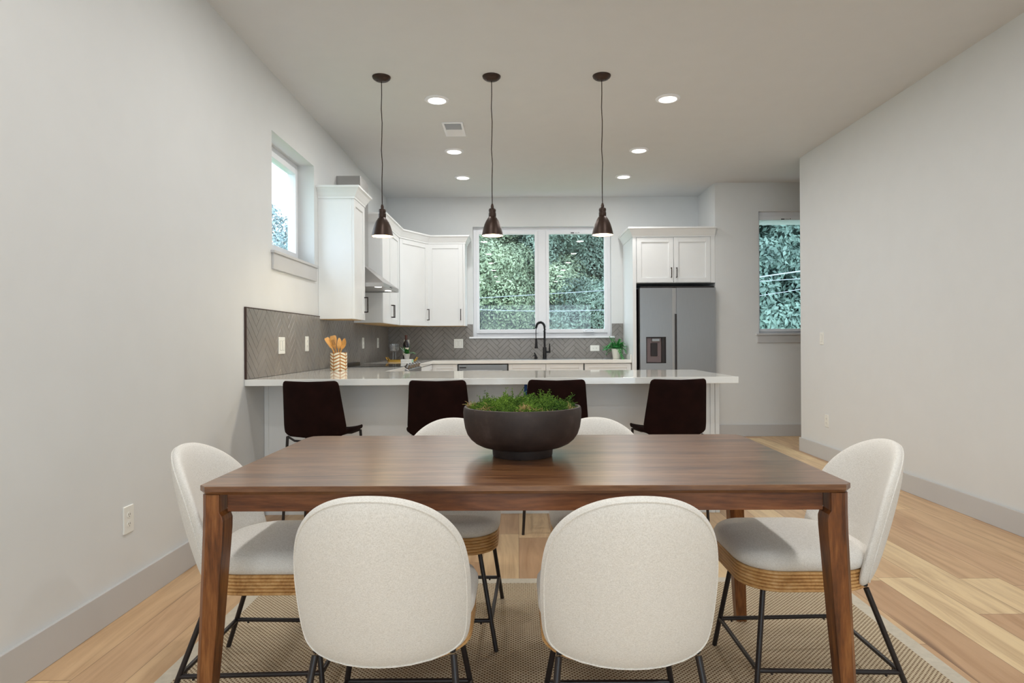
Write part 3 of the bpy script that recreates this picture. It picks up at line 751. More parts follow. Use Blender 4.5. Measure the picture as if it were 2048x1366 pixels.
# ------------------------------------------------------------------ faucet, soap, fern, dish
t = thing('kitchen_faucet', 'matte black spring-neck faucet at the sink', 'faucet', (.338, 8.05, ZT))
b = B(); lathe(b, [(0, 0), (.028, 0), (.028, .004), (.024, .008), (.024, .145), (.021, .15), (.0, .15)], n=24); finish('body', b, M['faucet'], t, smooth=True)
b = B(); tube(b, [(0, 0, .14), (0, 0, .345)], .013, 14); finish('riser', b, M['faucet'], t, smooth=True)
arc = [(0, 0, .34)] + [(-.052+.052*math.cos(a_), 0, .40+.062*math.sin(a_)) for a_ in [PI*k/16 for k in range(17)]] + [(-.112, 0, .385)]
b = B(); tube(b, arc, .011, 12); finish('neck', b, M['faucet'], t, smooth=True)
hel = []
def arcpt(s):
    s *= len(arc)-1; i = min(int(s), len(arc)-2); return Vector(arc[i]).lerp(Vector(arc[i+1]), s-i)
N = 420
for i in range(N+1):
    s = i/N; p = arcpt(s); q = arcpt(min(1, s+.01)); d = (q-p) if (q-p).length > 1e-6 else Vector((0,0,-1)); d.normalize()
    u_ = Vector((0, 1, 0)); w_ = d.cross(u_).normalized(); an = 2*PI*26*s
    hel.append(p + u_*.0155*math.cos(an) + w_*.0155*math.sin(an))
b = B(); tube(b, hel, .0025, 5); finish('spring', b, M['faucet'], t, smooth=True)
b = B(); tube(b, [(-.104, 0, .40), (-.108, 0, .36), (-.108, 0, .22)], .005, 8); tube(b, [(-.008, 0, .255), (-.09, 0, .255)], .006, 8); finish('hose_holder', b, M['faucet'], t, smooth=True)
b = B(); lathe(b, [(0, .135), (.021, .135), (.021, .15), (.017, .16), (.015, .20), (.012, .26), (0, .265)], (-.105, 0, 0), 20); finish('spray_head', b, M['faucet'], t, smooth=True)
b = B(); tube(b, [(.02, 0, .09), (.055, 0, .09)], .014, 12); tube(b, [(.058, 0, .078), (.062, 0, .10), (.062, 0, .195)], [.014, .012, .006], 10); finish('lever', b, M['faucet'], t, smooth=True)
t = thing('soap_dispenser', 'small black soap dispenser left of the faucet', 'soap dispenser', (.22, 8.06, ZT))
b = B(); lathe(b, [(0, 0), (.02, 0), (.02, .006), (.012, .01), (.010, .045), (0, .045)], n=18); finish('base', b, M['faucet'], t, smooth=True)
b = B(); tube(b, [(.022, 0, .005), (.005, 0, .045), (-.012, 0, .082)], [.013, .011, .007], 10); tube(b, [(-.004, 0, .05), (-.035, 0, .035)], .005, 8); finish('spout', b, M['faucet'], t, smooth=True)
b = B(); box(b, .34-.36, .34+.36, 7.78, 8.0, ZT+.0002, ZT+.0012)
tag(finish('kitchen_sink', b, M['steel']), 'steel sink set into the back counter before the faucet', 'sink')
t = thing('soap_dish', 'small flat metal dish left of the potted fern', 'dish', (1.12, 8.02, ZT))
b = B(); stack(b, rrect(-.045, .045, -.03, .03, [.01]*4, 4), [(0, .006), (.010, 0), (.013, 0), (.012, .004)]); finish('tray', b, M['steel'], t, smooth=True)

def blade(bm, base, d, length, width, droop, n=6, fold=.25):
    base = Vector(base); d = Vector(d).normalized(); side = d.cross(Vector((0,0,1)))
    if side.length < .05: side = Vector((1,0,0))
    side.normalize(); prev = None
    for i in range(n+1):
        s = i/n; p = base + d*length*s + Vector((0,0,-droop*s*s*length))
        w = width*math.sin(PI*min(1, .12+.88*s))**.8 * (1 if s < 1 else 0) + .0002
        up = side.cross(d).normalized()*w*fold
        row = [bm.verts.new(p-side*w+up), bm.verts.new(p), bm.verts.new(p+side*w+up)]
        if prev:
            bm.faces.new((prev[0], prev[1], row[1], row[0])); bm.faces.new((prev[1], prev[2], row[2], row[1]))
        prev = row
t = thing('potted_fern', 'green fern in a white ribbed pot beside the refrigerator panel', 'potted plant', (1.232, 8.0, ZT))
b = B(); nn = 48; rings = []
for r, z in ((.040, 0), (.044, .004), (.060, .118), (.062, .124), (.058, .126), (.054, .118)):
    rings.append([(r*(1+.012*math.cos(12*2*PI*i/nn))*math.cos(2*PI*i/nn), r*(1+.012*math.cos(12*2*PI*i/nn))*math.sin(2*PI*i/nn), z) for i in range(nn)])
loft(b, rings, True, True); pt = finish('pot', b, M['ceramic'], t, smooth=True)
b = B(); R.seed(3)
for k in range(52):
    an = R.uniform(0, 2*PI); el = R.uniform(.2, 1.4); ln = R.uniform(.14, .215)
    d = Vector((math.cos(an)*math.cos(el), math.sin(an)*math.cos(el)*.75, math.sin(el)))
    if R.random() < .3: d.x = abs(d.x)*R.choice((-1, 1.1))
    base_ = Vector((math.cos(an)*.02, math.sin(an)*.02, .12)); droop = R.uniform(.15, .8)
    if k in (3, 9): d = Vector((.6, -.5, .3)); droop = 1.6
    pts = [base_ + d*ln*s + Vector((0,0,-droop*s*s*ln)) for s in [i/9 for i in range(10)]]
    tube(b, pts, .0012, 4)
    for i in range(1, 10):
        tg = (pts[i]-pts[i-1]).normalized(); sd = tg.cross(Vector((0,0,1)))
        if sd.length < .1: sd = Vector((1,0,0))
        sd.normalize(); L_ = .042*math.sin(PI*(.12+.8*i/10))+.008
        for s_ in (-1, 1): blade(b, pts[i], sd*s_ + tg*.75 + Vector((0,0,R.uniform(-.2,.3))), L_, .0048, .2, 3)
for v in b.verts:
    if v.co.x > .09: v.co.x = .09 + (v.co.x-.09)*.35
    if v.co.y > .17: v.co.y = .17 + (v.co.y-.17)*.3
finish('fronds', b, M['fern'], t)
b = B(); lathe(b, [(0, .112), (.055, .112)], n=24); finish('soil', b, M['soil'], t)

# ------------------------------------------------------------------ tray group in the corner
t = thing('serving_tray', 'brass tray with looped handles in the kitchen corner', 'tray', (-1.33, 7.35, ZT))
b = B(); stack(b, rrect(-.15, .15, -.10, .10, [.02]*4, 4), [(0, 0), (.004, 0)]); finish('base', b, M['glass_black'], t)
b = B(); o_ = rrect(-.15, .15, -.10, .10, [.02]*4, 4); loft(b, [[(x, y, z) for x, y in inset(o_, i_)] for z, i_ in ((.0, -.001), (.022, -.001), (.022, .003), (.004, .003))], False, False); finish('rim', b, M['gold'], t)
for s in (-1, 1):
    b = B(); tube(b, [(s*.15, -.05, .01), (s*.175, -.05, .05), (s*.175, .05, .05), (s*.15, .05, .01)], .005, 8); finish('handle', b, M['gold'], t, smooth=True)
t = thing('wine_bottle', 'dark wine bottle with a cream label on the brass tray', 'bottle', (-1.285, 7.37, ZT+.0045))
b = B(); lathe(b, [(0, 0), (.034, 0), (.037, .004), (.037, .185), (.033, .205), (.016, .235), (.0135, .25)], n=28); finish('bottle_body', b, M['wine'], t, smooth=True)
b = B(); lathe(b, [(.0145, .228), (.0145, .29), (.015, .30), (0, .301)], n=20); finish('capsule', b, M['capsule'], t, smooth=True)
b = B(); lathe(b, [(.0374, .07), (.0376, .07), (.0376, .155), (.0374, .155)], n=28); finish('label_paper', b, M['label'], t, smooth=True)
def glass_at(x, y, lab):
    t = thing('wine_glass', lab, 'glass', (x, y, ZT+.0045), 0, 'stem glasses on the brass tray')
    b = B(); nn = 40; rg = []
    for r, z in ((.034, 0), (.034, .002), (.006, .006), (.004, .02), (.004, .105), (.010, .112), (.036, .122), (.039, .135), (.040, .20), (.0385, .20), (.0375, .136), (.034, .125), (.0, .118)):
        k = .03 if z > .12 else 0
        rg.append([(max(r, 1e-4)*(1+k*math.cos(20*2*PI*i/nn))*math.cos(2*PI*i/nn), max(r, 1e-4)*(1+k*math.cos(20*2*PI*i/nn))*math.sin(2*PI*i/nn), z) for i in range(nn)])
    loft(b, rg); finish('glass_bowl', b, M['stemglass'], t, smooth=True); return t
glass_at(-1.425, 7.31, 'clear ribbed stem glass standing in front on the brass tray'); glass_at(-1.415, 7.41, 'clear ribbed stem glass standing behind the other on the brass tray')
t = thing('marble_block', 'white marble block under the small potted plant', 'block', (-1.165, 6.72, ZT))
b = B(); box(b, -.057, .057, -.05, .05, 0, .022); finish('slab', b, M['marble'], t, bev=.003)
b = B(); box(b, -.057, .057, -.05, .05, .0225, .045); finish('slab', b, M['marble'], t, bev=.003)
b = B(); box(b, .058, .064, -.03, .03, .002, .04); finish('side_band', b, plain('mint_band', (170, 215, 190), .4), t)
t = thing('potted_plant', 'small leafy plant in a pale grey pot on the marble block', 'potted plant', (-1.165, 6.72, ZT+.0455))
b = B(); lathe(b, [(0, 0), (.024, 0), (.033, .052), (.034, .056), (.030, .056), (.028, .048), (0, .048)], n=24); finish('pot', b, plain('pale_grey_pot', (206, 204, 200), .6), t, smooth=True)
b = B(); R.seed(5)
for k in range(15):
    an = 2*PI*k/15*2.4; el = R.uniform(.1, 1.3)
    blade(b, (math.cos(an)*.008, math.sin(an)*.008, .05), (math.cos(an)*math.cos(el), math.sin(an)*math.cos(el), math.sin(el)), R.uniform(.07, .115), .018, R.uniform(0, .5), 6)
finish('leaves', b, M['plantleaf'], t, smooth=True)

# utensil crock
CX, CY = -1.428, 5.10
t = thing('utensil_crock', 'white crock with brown chevron pattern at the left end of the counter', 'crock', (CX, CY, ZT))
b = B(); lathe(b, [(.0, 0), (.062, 0), (.066, .004), (.066, .140), (.064, .145), (.060, .145), (.059, .02), (0, .018)], n=48); finish('crock_body', b, M['crock'], t, smooth=True)
def utensil(name, lab, foot, top, kind, roll=0, cat='utensil'):
    f = Vector(foot); p = Vector(top); d = (p-f).normalized(); L_ = (p-f).length
    t = thing(name, lab, cat, (CX+f.x, CY+f.y, ZT+.020+f.z), 0, 'wooden utensils in the chevron crock')
    side = d.cross(Vector((0, 1, 0))).normalized(); side = Matrix.Rotation(roll, 3, d) @ side; nrm = side.cross(d)
    b = B(); tube(b, [d*0, d*(L_-.06)], [.006, .006], 8); finish('handle', b, M['wood_spoon'], t, smooth=True)
    b = B(); n = 10; rings = []
    for i in range(n+1):
        s = i/n
        if kind == 'spoon': w = .023*math.sin(PI*(.06+.92*s))**.6; dz = -.008*math.sin(PI*s)
        else: w = (.012+.013*min(1, s*1.5)) if s < .97 else .020; dz = 0
        c = d*(L_-.07+.09*s) + nrm*dz; w = max(w, .002); th_ = .003
        rings.append([c+side*w*math.cos(a_)+nrm*(th_*math.sin(a_) - (.006*(1-math.cos(a_)**2) if kind == 'spoon' else 0)) for a_ in [2*PI*k/12 for k in range(12)]])
    loft(b, rings); hd = finish('head', b, M['wood_spoon'], t, smooth=True)
    if kind == 'slot':
        b = B()
        for k in (-1, 0, 1):
            c = d*(L_-.02)+side*.009*k
            tube(b, [c-d*.022-nrm*.0032, c+d*.022-nrm*.0032], .0016, 5)
        finish('slot', b, M['edge_trim'], hd)
utensil('wooden_turner', 'pale wooden turner leaning furthest left in the chevron crock', (.03, 0, 0), (-.085, -.01, .225), 'flat', 1.0, 'turner')
utensil('slotted_spatula', 'slotted wooden spatula in the middle of the chevron crock', (.01, .02, 0), (-.045, .0, .225), 'slot', 0, 'spatula')
utensil('wooden_spoon', 'darker wooden spoon seen from its side in the crock', (-.01, .01, 0), (.005, -.005, .222), 'spoon', .9, 'spoon')
utensil('wooden_spoon', 'round wooden spoon on the right side of the crock', (-.02, -.01, 0), (.040, .01, .218), 'spoon', 2.8, 'spoon')
utensil('wooden_fork', 'wooden fork standing behind the slotted spatula in the crock', (0, .03, 0), (-.055, .045, .24), 'flat', .3, 'fork')

# ------------------------------------------------------------------ ceiling lights, pendants, vent
def downlight(x, y, lab, g=None):
    t = thing('recessed_light', lab, 'ceiling light', (x, y, ZC), 0, g)
    b = B(); lathe(b, [(.095, 0), (.094, -.004), (.082, -.010), (.072, -.012), (.068, -.010), (.068, 0)], n=40); finish('trim_ring', b, M['white_trim'], t, smooth=True)
    b = B(); lathe(b, [(.068, -.010), (.05, -.013), (.02, -.015), (0, -.0152)], n=32); finish('lens', b, M['lens'], t, smooth=True)
    l = area('recessed_lamp', (0, 0, -.022), (0, 0, 0), .13, 0, LAMP_W, LAMP_COL, 'DISK'); l.parent = t
    return t
ys = [4.92, 6.25, 7.25]
for i, y in enumerate(ys):
    pos = ('nearest', 'middle', 'farthest')[i]
    downlight(-.61, y, pos + ' of the three lit recessed lights in the left ceiling row', 'recessed ceiling lights over the kitchen')
    downlight((1.165, 1.195, 1.21)[i], y, pos + ' of the three lit recessed lights in the right ceiling row', 'recessed ceiling lights over the kitchen')
k = 0
for y in (3.25, 1.7, .15, -1.4, -2.95):
    for x in (-.61, 1.19):
        downlight(x, y, 'recessed ceiling light out of view behind the viewer', 'recessed lights out of view')
t = thing('ceiling_vent', 'white ceiling air vent with dark louvres beside the left light row', 'vent', (-.545, 5.60, ZC))
b = B(); frame_rect(b, 'Y', -.17, .17, -.09, .09, -.008, 0, .02) if False else None
b = B(); box(b, -.09, .09, -.18, -.16, -.008, 0); box(b, -.09, .09, .16, .18, -.008, 0); box(b, -.09, -.07, -.16, .16, -.008, 0); box(b, .07, .09, -.16, .16, -.008, 0); finish('frame', b, M['white_trim'], t, bev=.002)
b = B(); box(b, -.07, .07, -.16, .16, -.003, 0); finish('backing', b, M['vent_dark'], t)
b = B()
for k in range(14):
    y = .005 + k*.0115
    hexa(b, [(-.07, y, -.0035), (.07, y, -.0035), (.07, y+.010, -.009), (-.07, y+.010, -.009)], [(-.07, y, -.0025), (.07, y, -.0025), (.07, y+.011, -.008), (-.07, y+.011, -.008)])
    y2 = -.16 + k*.0115
    hexa(b, [(-.07, y2, -.009), (.07, y2, -.009), (.07, y2+.002, -.0035), (-.07, y2+.002, -.0035)], [(-.07, y2+.001, -.009), (.07, y2+.001, -.009), (.07, y2+.003, -.0035), (-.07, y2+.003, -.0035)])
finish('louvres', b, M['white_trim'], t)

pend0 = None
def pendant(x, wob):
    t = thing('pendant_light', 'x', 'pendant lamp', (x, 4.49, ZC), 0, 'bronze pendant lamps over the peninsula')
    b = B(); lathe(b, [(.0, 0), (.064, 0), (.064, -.004), (.060, -.014), (.048, -.024), (.03, -.031), (.012, -.034), (0, -.034)], n=36); cn = finish('canopy', b, M['bronze'], t, smooth=True)
    for s in (-1, 1):
        b = B(); lathe(b, [(0, -.033), (.005, -.033), (.005, -.026)], (s*.028, -.01, 0), 10); finish('screw', b, M['bronze'], cn)
    pts = [(wob*math.sin(q*2.2+.5)*.004*math.sin(PI*q/9), 0, -.03 - q*(.875)/9) for q in range(10)]
    b = B(); tube(b, pts, .0028, 8); finish('cord', b, M['cord'], t, smooth=True)
    b = B(); lathe(b, [(0, -.895), (.006, -.895), (.009, -.905), (.011, -.91), (.011, -.925), (.022, -.930), (.025, -.936), (.0255, -.945), (.024, -.948), (.024, -.960), (.026, -.962), (.026, -.985), (.023, -.990), (.022, -.998), (0, -.998)], n=28); finish('socket', b, M['bronze'], t, smooth=True)
    out = [(.022, -.985), (.030, -.993), (.044, -1.015), (.056, -1.042), (.066, -1.075), (.0725, -1.105), (.0745, -1.118), (.0755, -1.120)]
    inn = [(r-.0022, z+.0006) for r, z in reversed(out)]
    b = B(); lathe(b, out+inn, n=48); finish('shade', b, M['bronze'], t, smooth=True)
    b = B(); lathe(b, [(r-.003, z+.0004) for r, z in out[:-1]], n=48); finish('shade_lining', b, M['ceramic'], t, smooth=True)
    b = B(); lathe(b, [(.0, -.998), (.013, -1.0), (.014, -1.015), (.026, -1.04), (.029, -1.058), (.026, -1.075), (.014, -1.085), (0, -1.0875)], n=24); finish('bulb', b, M['bulb'], t, smooth=True)
    return t
pd = pendant(-.945, 1)
pd['label'] = 'bronze dome pendant lamp on the left, above the first bar stool'
for x, lab in ((-.173, 'bronze dome pendant lamp in the middle of the three'), (.600, 'bronze dome pendant lamp on the right of the three')): dup(pd, (x, 4.49, ZC), 0, lab)
for x in (-.945, -.173, .600):
    l = bpy.data.lights.new('pendant_lamp', 'POINT'); l.energy = 6; l.color = (1, .78, .45); l.shadow_soft_size = .02
    o = bpy.data.objects.new('pendant_lamp', l); o.location = (x, 4.49, ZC-1.098); C.objects.link(o)

# ------------------------------------------------------------------ rug
RX0, RX1, RY0, RY1 = -1.22, 1.482, 1.22, 3.05
t = thing('area_rug', 'woven tan rug with a pale border under the dining table', 'rug', (.13, 2.13, 0))
b = B(); box(b, RX0+.055, RX1-.055, RY0+.055, RY1-.055, .0005, .009); finish('woven_field', b, M['rug'], t, world=True)
b = B()
for q in ((RX0, RX0+.057, RY0, RY1), (RX1-.057, RX1, RY0, RY1), (RX0+.057, RX1-.057, RY0, RY0+.057), (RX0+.057, RX1-.057, RY1-.057, RY1)): box(b, *q, .0005, .010)
finish('border', b, M['rugborder'], t, world=True, bev=.002)
ZR = .0095

# ------------------------------------------------------------------ dining table
TX, TY = .018, 2.155; HWt, HDt = .873, .458; TZ = .757
t = thing('dining_table', 'rectangular walnut dining table in the foreground', 'table', (TX, TY, ZR), -.010)
tz = TZ - ZR
def chamf(hw, hd, c, r=5):
    return [(-hw+c, -hd), (hw-c, -hd), (hw, -hd+c), (hw, hd-c*2.2), (hw-c*.6, hd-c*.5), (hw-c*2.2, hd), (-hw+c*2.2, hd), (-hw+c*.6, hd-c*.5), (-hw, hd-c*2.2), (-hw, -hd+c)]
P = chamf(HWt, HDt, .022)
b = B(); stack(b, P, [(tz-.024, .012), (tz-.014, 0), (tz-.0015, 0), (tz, .0015)]); finish('tabletop', b, M['walnut_x'], t)
for (x0, x1, y0, y1) in ((-HWt+.07, HWt-.07, -HDt+.028, -HDt+.05), (-HWt+.07, HWt-.07, HDt-.05, HDt-.028)):
    b = B(); box(b, x0, x1, y0, y1, tz-.074, tz-.0245); finish('apron', b, M['walnut_a'], t, bev=.002)
for s in (-1, 1):
    b = B(); x = s*(HWt-.04); box(b, x-.011, x+.011, -HDt+.07, HDt-.07, tz-.074, tz-.0245); finish('apron', b, M['walnut_a'], t, bev=.002)
def leg(sx, sy):
    b = B(); lv = []
    H0 = tz-.0245
    for z, win, sh in ((H0, .050, 0), (H0-.048, .050, 0), (H0-.058, .057, 0), (H0-.072, .0605, .0005), (H0-.10, .0605, .001), (H0*.5, .053, .010), (0, .040, .024)):
        ox, oy = HWt-.006+sh, HDt-.010+sh*.6      # outer faces
        ix, iy = ox-win, oy-win; c = .014
        pts = [(ix, iy), (ox, iy), (ox, oy-c), (ox-c, oy), (ix, oy)]
        lv.append([(sx*x, sy*y, z) for x, y in pts])
    if sx*sy < 0: lv = [list(reversed(q)) for q in lv]
    loft(b, lv); return b
for sx in (-1, 1):
    for sy in (-1, 1): finish('leg', leg(sx, sy), M['walnut_z'], t, bev=.0015)

# ------------------------------------------------------------------ bowl with moss
t = thing('moss_bowl', 'dark footed clay bowl filled with green moss on the dining table', 'bowl', (.014, 2.15, TZ+.0005))
b = B(); lathe(b, [(0, 0), (.098, 0), (.100, .004), (.102, .027), (.118, .030), (.140, .036), (.158, .045), (.173, .058), (.185, .075), (.1925, .097), (.1965, .122), (.198, .146), (.1965, .160), (.194, .165), (.188, .166), (.183, .161), (.180, .145), (.16, .09), (0, .06)], n=96); finish('bowl_body', b, M['bowl'], t, smooth=True)
b = B(); R.seed(11)
b2 = B()
def strand(bm, p, d, ln, r, n=5, curl=1.0):
    pts = [Vector(p)]; d = Vector(d).normalized(); ax = Vector((R.uniform(-1,1), R.uniform(-1,1), R.uniform(-1,1))).normalized(); cv = R.uniform(.2, .8)*curl
    for i in range(n):
        d = Matrix.Rotation(cv, 3, ax) @ d; pts.append(pts[-1]+d*ln/n)
    tube(bm, pts, [r]*(n)+[r*.4], 3, False); return pts
def mound(x, y):
    return .150 + .030*math.cos(min(1, math.hypot(x, y)/.18)*PI/2)**.6 + .010*math.sin(x*34+1.3)*math.cos(y*41) + .005*math.sin(x*90)
for k in range(4400):
    rr = .178*math.sqrt(R.random()); an = R.uniform(0, 2*PI); x, y = rr*math.cos(an), rr*math.sin(an)
    p = (x, y, mound(x, y)+R.uniform(-.014, .005)); d = (R.gauss(0, .7)+x*2, R.gauss(0, .7)+y*2, abs(R.gauss(.6, .5)))
    pts = strand(b, p, d, R.uniform(.010, .026), R.uniform(.0006, .0011), 4, 1.2)
    if k % 2 == 0:
        for q in pts[1:]:
            a_ = Vector((R.uniform(-1,1), R.uniform(-1,1), R.uniform(-.5,1))).normalized()*.004; c_ = a_.cross(Vector((R.uniform(-1,1), R.uniform(-1,1), R.uniform(-1,1)))).normalized()*.0014
            b.faces.new([b.verts.new(q), b.verts.new(q+a_+c_), b.verts.new(q+a_*1.6), b.verts.new(q+a_-c_)])
for k in range(64):
    rr = .172*math.sqrt(R.random()); an = R.uniform(0, 2*PI); x, y = rr*math.cos(an), rr*math.sin(an)
    pts = strand(b, (x, y, mound(x, y)), (R.gauss(0, .5)+x*3, R.gauss(0, .4), 1), R.uniform(.025, .05), .0009, 6, .6)
    for q in pts[1:]:
        for _ in range(3):
            a_ = Vector((R.uniform(-1,1), R.uniform(-1,1), R.uniform(-.5,1))).normalized()*.005; c_ = a_.cross(Vector((R.uniform(-1,1), R.uniform(-1,1), R.uniform(-1,1)))).normalized()*.0015
            b.faces.new([b.verts.new(q), b.verts.new(q+a_+c_), b.verts.new(q+a_*1.6), b.verts.new(q+a_-c_)])
finish('moss', b, M['moss'], t)['kind'] = 'stuff'
b2.free()
for cx, cy in ((-.125, -.115), (.07, -.165), (.165, -.07), (-.17, .0), (.0, -.165)):
    b2 = B()
    for k in range(60):
        x, y = cx+R.gauss(0, .014), cy+R.gauss(0, .010)
        if math.hypot(x, y) > .185: continue
        strand(b2, (x, y, mound(x, y)+R.uniform(-.002, .008)), (R.gauss(0, 1), R.gauss(0, 1), R.uniform(0, .6)), R.uniform(.010, .022), .0009, 4, 1.2)
    finish('dry_moss', b2, M['drymoss'], t)['kind'] = 'stuff'
b = B(); nn = 40
lathe(b, [(.180, .140)] + [(.178*math.cos(q), .140+.026*math.sin(q)) for q in [PI/2*i/7 for i in range(1, 8)]], n=nn)
finish('moss_base', b, M['soil'], t)

# ------------------------------------------------------------------ dining chairs
HT = [(0, 0), (.004, .03), (.012, .055), (.03, .082), (.075, .121), (.14, .1545), (.27, .1917), (.4, .204), (.53, .2087), (.665, .2088), (.8, .2065), (.86, .2035), (.92, .199), (.955, .189), (.98, .171), (.995, .148), (1.0, .128)]
ZB0, ZB1 = .362, .800
def interp(tab, x):
    for (a, u), (c, v) in zip(tab, tab[1:]):
        if x <= c: return u + (v-u)*(x-a)/(c-a)
    return tab[-1][1]
def shell_outline():
    right = [(hw, ZB1-(ZB1-ZB0)*tt) for tt, hw in HT]
    # densify smooth
    out = []
    ts = [0, .004, .012, .028, .05, .08, .115, .155, .2, .26, .32, .39, .46, .53, .6, .67, .74, .8, .85, .89, .925, .952, .973, .988, 1.0]
    R_ = [(interp(HT, q)*1.045, ZB1+.002-(ZB1-ZB0+.004)*q) for q in ts]
    bot = [(.075, ZB0-.003), (.04, ZB0-.003), (0, ZB0-.003), (-.04, ZB0-.003), (-.075, ZB0-.003)]
    pts = R_ + bot + [(-x, z) for x, z in reversed(R_[1:])]
    # smooth pass
    for _ in range(1):
        pts = [((pts[i-1][0]+2*pts[i][0]+pts[(i+1) % len(pts)][0])/4, (pts[i-1][1]+2*pts[i][1]+pts[(i+1) % len(pts)][1])/4) for i in range(len(pts))]
    return pts
def shell_bm(outl, ymid, wrap, TH, cx=0, ccz=.58, thp=7):
    b = B(); n = len(outl)
    rs = [0.12, .3, .5, .68, .82, .91, .96, .985, 1.0]
    def P3(x, z, off): return (x, ymid(z) + wrap*x*x + off, z)
    def th(r): return TH*max(0, 1-r**thp)**.5
    fr, bk = [], []
    for r in rs:
        ring = [(cx+(x-cx)*r, ccz+(z-ccz)*r) for x, z in outl]
        fr.append([b.verts.new(P3(x, z, th(r))) for x, z in ring])
        if r < 1: bk.append([b.verts.new(P3(x, z, -th(r))) for x, z in ring])
    bk.append(fr[-1])
    for rings in (fr, bk):
        for a_, c_ in zip(rings, rings[1:]):
            for i in range(n):
                j = (i+1) % n; b.faces.new((a_[i], a_[j], c_[j], c_[i]))
        cz = b.verts.new(P3(cx, ccz, TH if rings is fr else -TH))
        for i in range(n): b.faces.new((cz, rings[0][i], rings[0][(i+1) % n]))
    return b
def chair_y(z):
    q = (z-ZB0)/(ZB1-ZB0); return -.180 - .120*q - .01*math.sin(PI*q)
def build_chair():
    t = thing('dining_chair', 'x', 'chair', (0, 0, ZR), 0, 'cream dining chairs around the table')
    outl = shell_outline(); off = ZR
    outl = [(x, z-off) for x, z in outl]
    ym = lambda z: chair_y(z+off)
    b = shell_bm(outl, ym, 2.3, .030, ccz=.57-off); bk = finish('backrest', b, M['fabric'], t, smooth=True, auto=0, sub=1)
    b = B(); r = .955
    pts = []
    for x, z in outl:
        x, z = x*r, .57-off + (z-.57+off)*r
        pts.append(Vector((x, ym(z)+2.3*x*x - .030*math.sqrt(max(0, 1-r**7)) - .0005, z)))
    loft(b, []) if False else None
    n = len(pts); rr = .0022; rings = []
    for i in range(n):
        d = (pts[(i+1) % n]-pts[i-1]).normalized(); u_ = d.cross(Vector((0,1,0))).normalized(); w_ = d.cross(u_)
        rings.append([pts[i]+u_*rr*math.cos(q)+w_*rr*math.sin(q) for q in [2*PI*k/6 for k in range(6)]])
    rings.append(rings[0]); loft(b, rings, False, False); finish('piping', b, M['fabric'], bk, smooth=True)
    # seat
    so = rrect(-.214, .214, -.172, .262, [.15, .15, .125, .125], 8)
    z0, z1 = .427-off, .492-off
    b = B(); rg = [[(x, y, z) for x, y in inset(so, d)] for z, d in ((z0, .012), (z0+.006, .002), (z0+.018, -.004), (z0+.034, -.003), (z0+.048, .006), (z0+.057, .020))]
    rg += [[((x)*k, .04+(y-.04)*k, z) for x, y in inset(so, .020)] for z, k in ((z0+.0625, .86), (z0+.065, .68), (z0+.066, .45), (z0+.066, .15))]
    loft(b, rg); finish('seat', b, M['fabric'], t, smooth=True, auto=0)
    lv = []; za, zb = .364-off, .427-off; nr = 6
    for k in range(nr):
        h = (zb-za)/nr
        for q, i_ in ((0, .010), (.12, .0055), (.35, .003), (.65, .003), (.88, .0055), (1.0, .010)): lv.append((za+h*(k+q*.97), i_))
    b = B(); stack(b, so, lv); finish('seat_band', b, M['oak'], t, smooth=True, auto=60)
    # legs
    rl = .0085; feet = {}; top = {}
    for sx in (-1, 1):
        for sy in (-1, 1):
            top[sx, sy] = Vector((sx*(.142 if sy > 0 else .172), .185 if sy > 0 else -.125, za-.001))
            feet[sx, sy] = Vector((sx*(.205 if sy > 0 else .215), .235 if sy > 0 else -.250, 0.0))
            b = B(); tube(b, [top[sx, sy], feet[sx, sy]], rl, 14); lg = finish('leg', b, M['iron'], t, smooth=True)
    def at(k, z): a_, c_ = top[k], feet[k]; s = (z-a_.z)/(c_.z-a_.z); return a_.lerp(c_, s)
    zs = .115-off
    for k1, k2 in (((-1, 1), (1, 1)), ((-1, -1), (1, -1)), ((-1, 1), (-1, -1)), ((1, 1), (1, -1))):
        p, q = at(k1, zs), at(k2, zs); b = B(); tube(b, [p, q], .0074, 12)
        for s in (.1, .9):
            c_ = p.lerp(q, s); tube(b, [c_-Vector((0,0,.006)), c_-Vector((0,0,.012))], .004, 8)
        finish('stretcher', b, M['iron'], t, smooth=True)
    b = B(); g = [(x*.72, y*.78+.01) for x, y in so]
    ps = [top[-1, 1], top[1, 1], top[1, -1], top[-1, -1]]
    for p, q in zip(ps, ps[1:]+ps[:1]): tube(b, [p+Vector((0,0,.010)), q+Vector((0,0,.010))], .006, 8)
    finish('seat_frame', b, M['iron'], t, smooth=True)
    return t
ch = build_chair()
G = 'cream dining chairs around the table'
ch.location = (-.336, 1.715, ZR); ch['label'] = 'cream dining chair in front with its back to the viewer, left of the pair'
dup(ch, (.268, 1.700, ZR), 0, 'cream dining chair in front with its back to the viewer, right of the pair', G)
dup(ch, (-.290, 2.57, ZR), PI, 'cream dining chair on the far side of the table, left behind the bowl', G)
dup(ch, (.340, 2.56, ZR), PI, 'cream dining chair on the far side of the table, right behind the bowl', G)
dup(ch, (-.835, 2.17, ZR), -PI/2, 'cream dining chair at the left end of the table by the wall', G)
dup(ch, (.958, 2.17, ZR), PI/2, 'cream dining chair at the right end of the table', G)

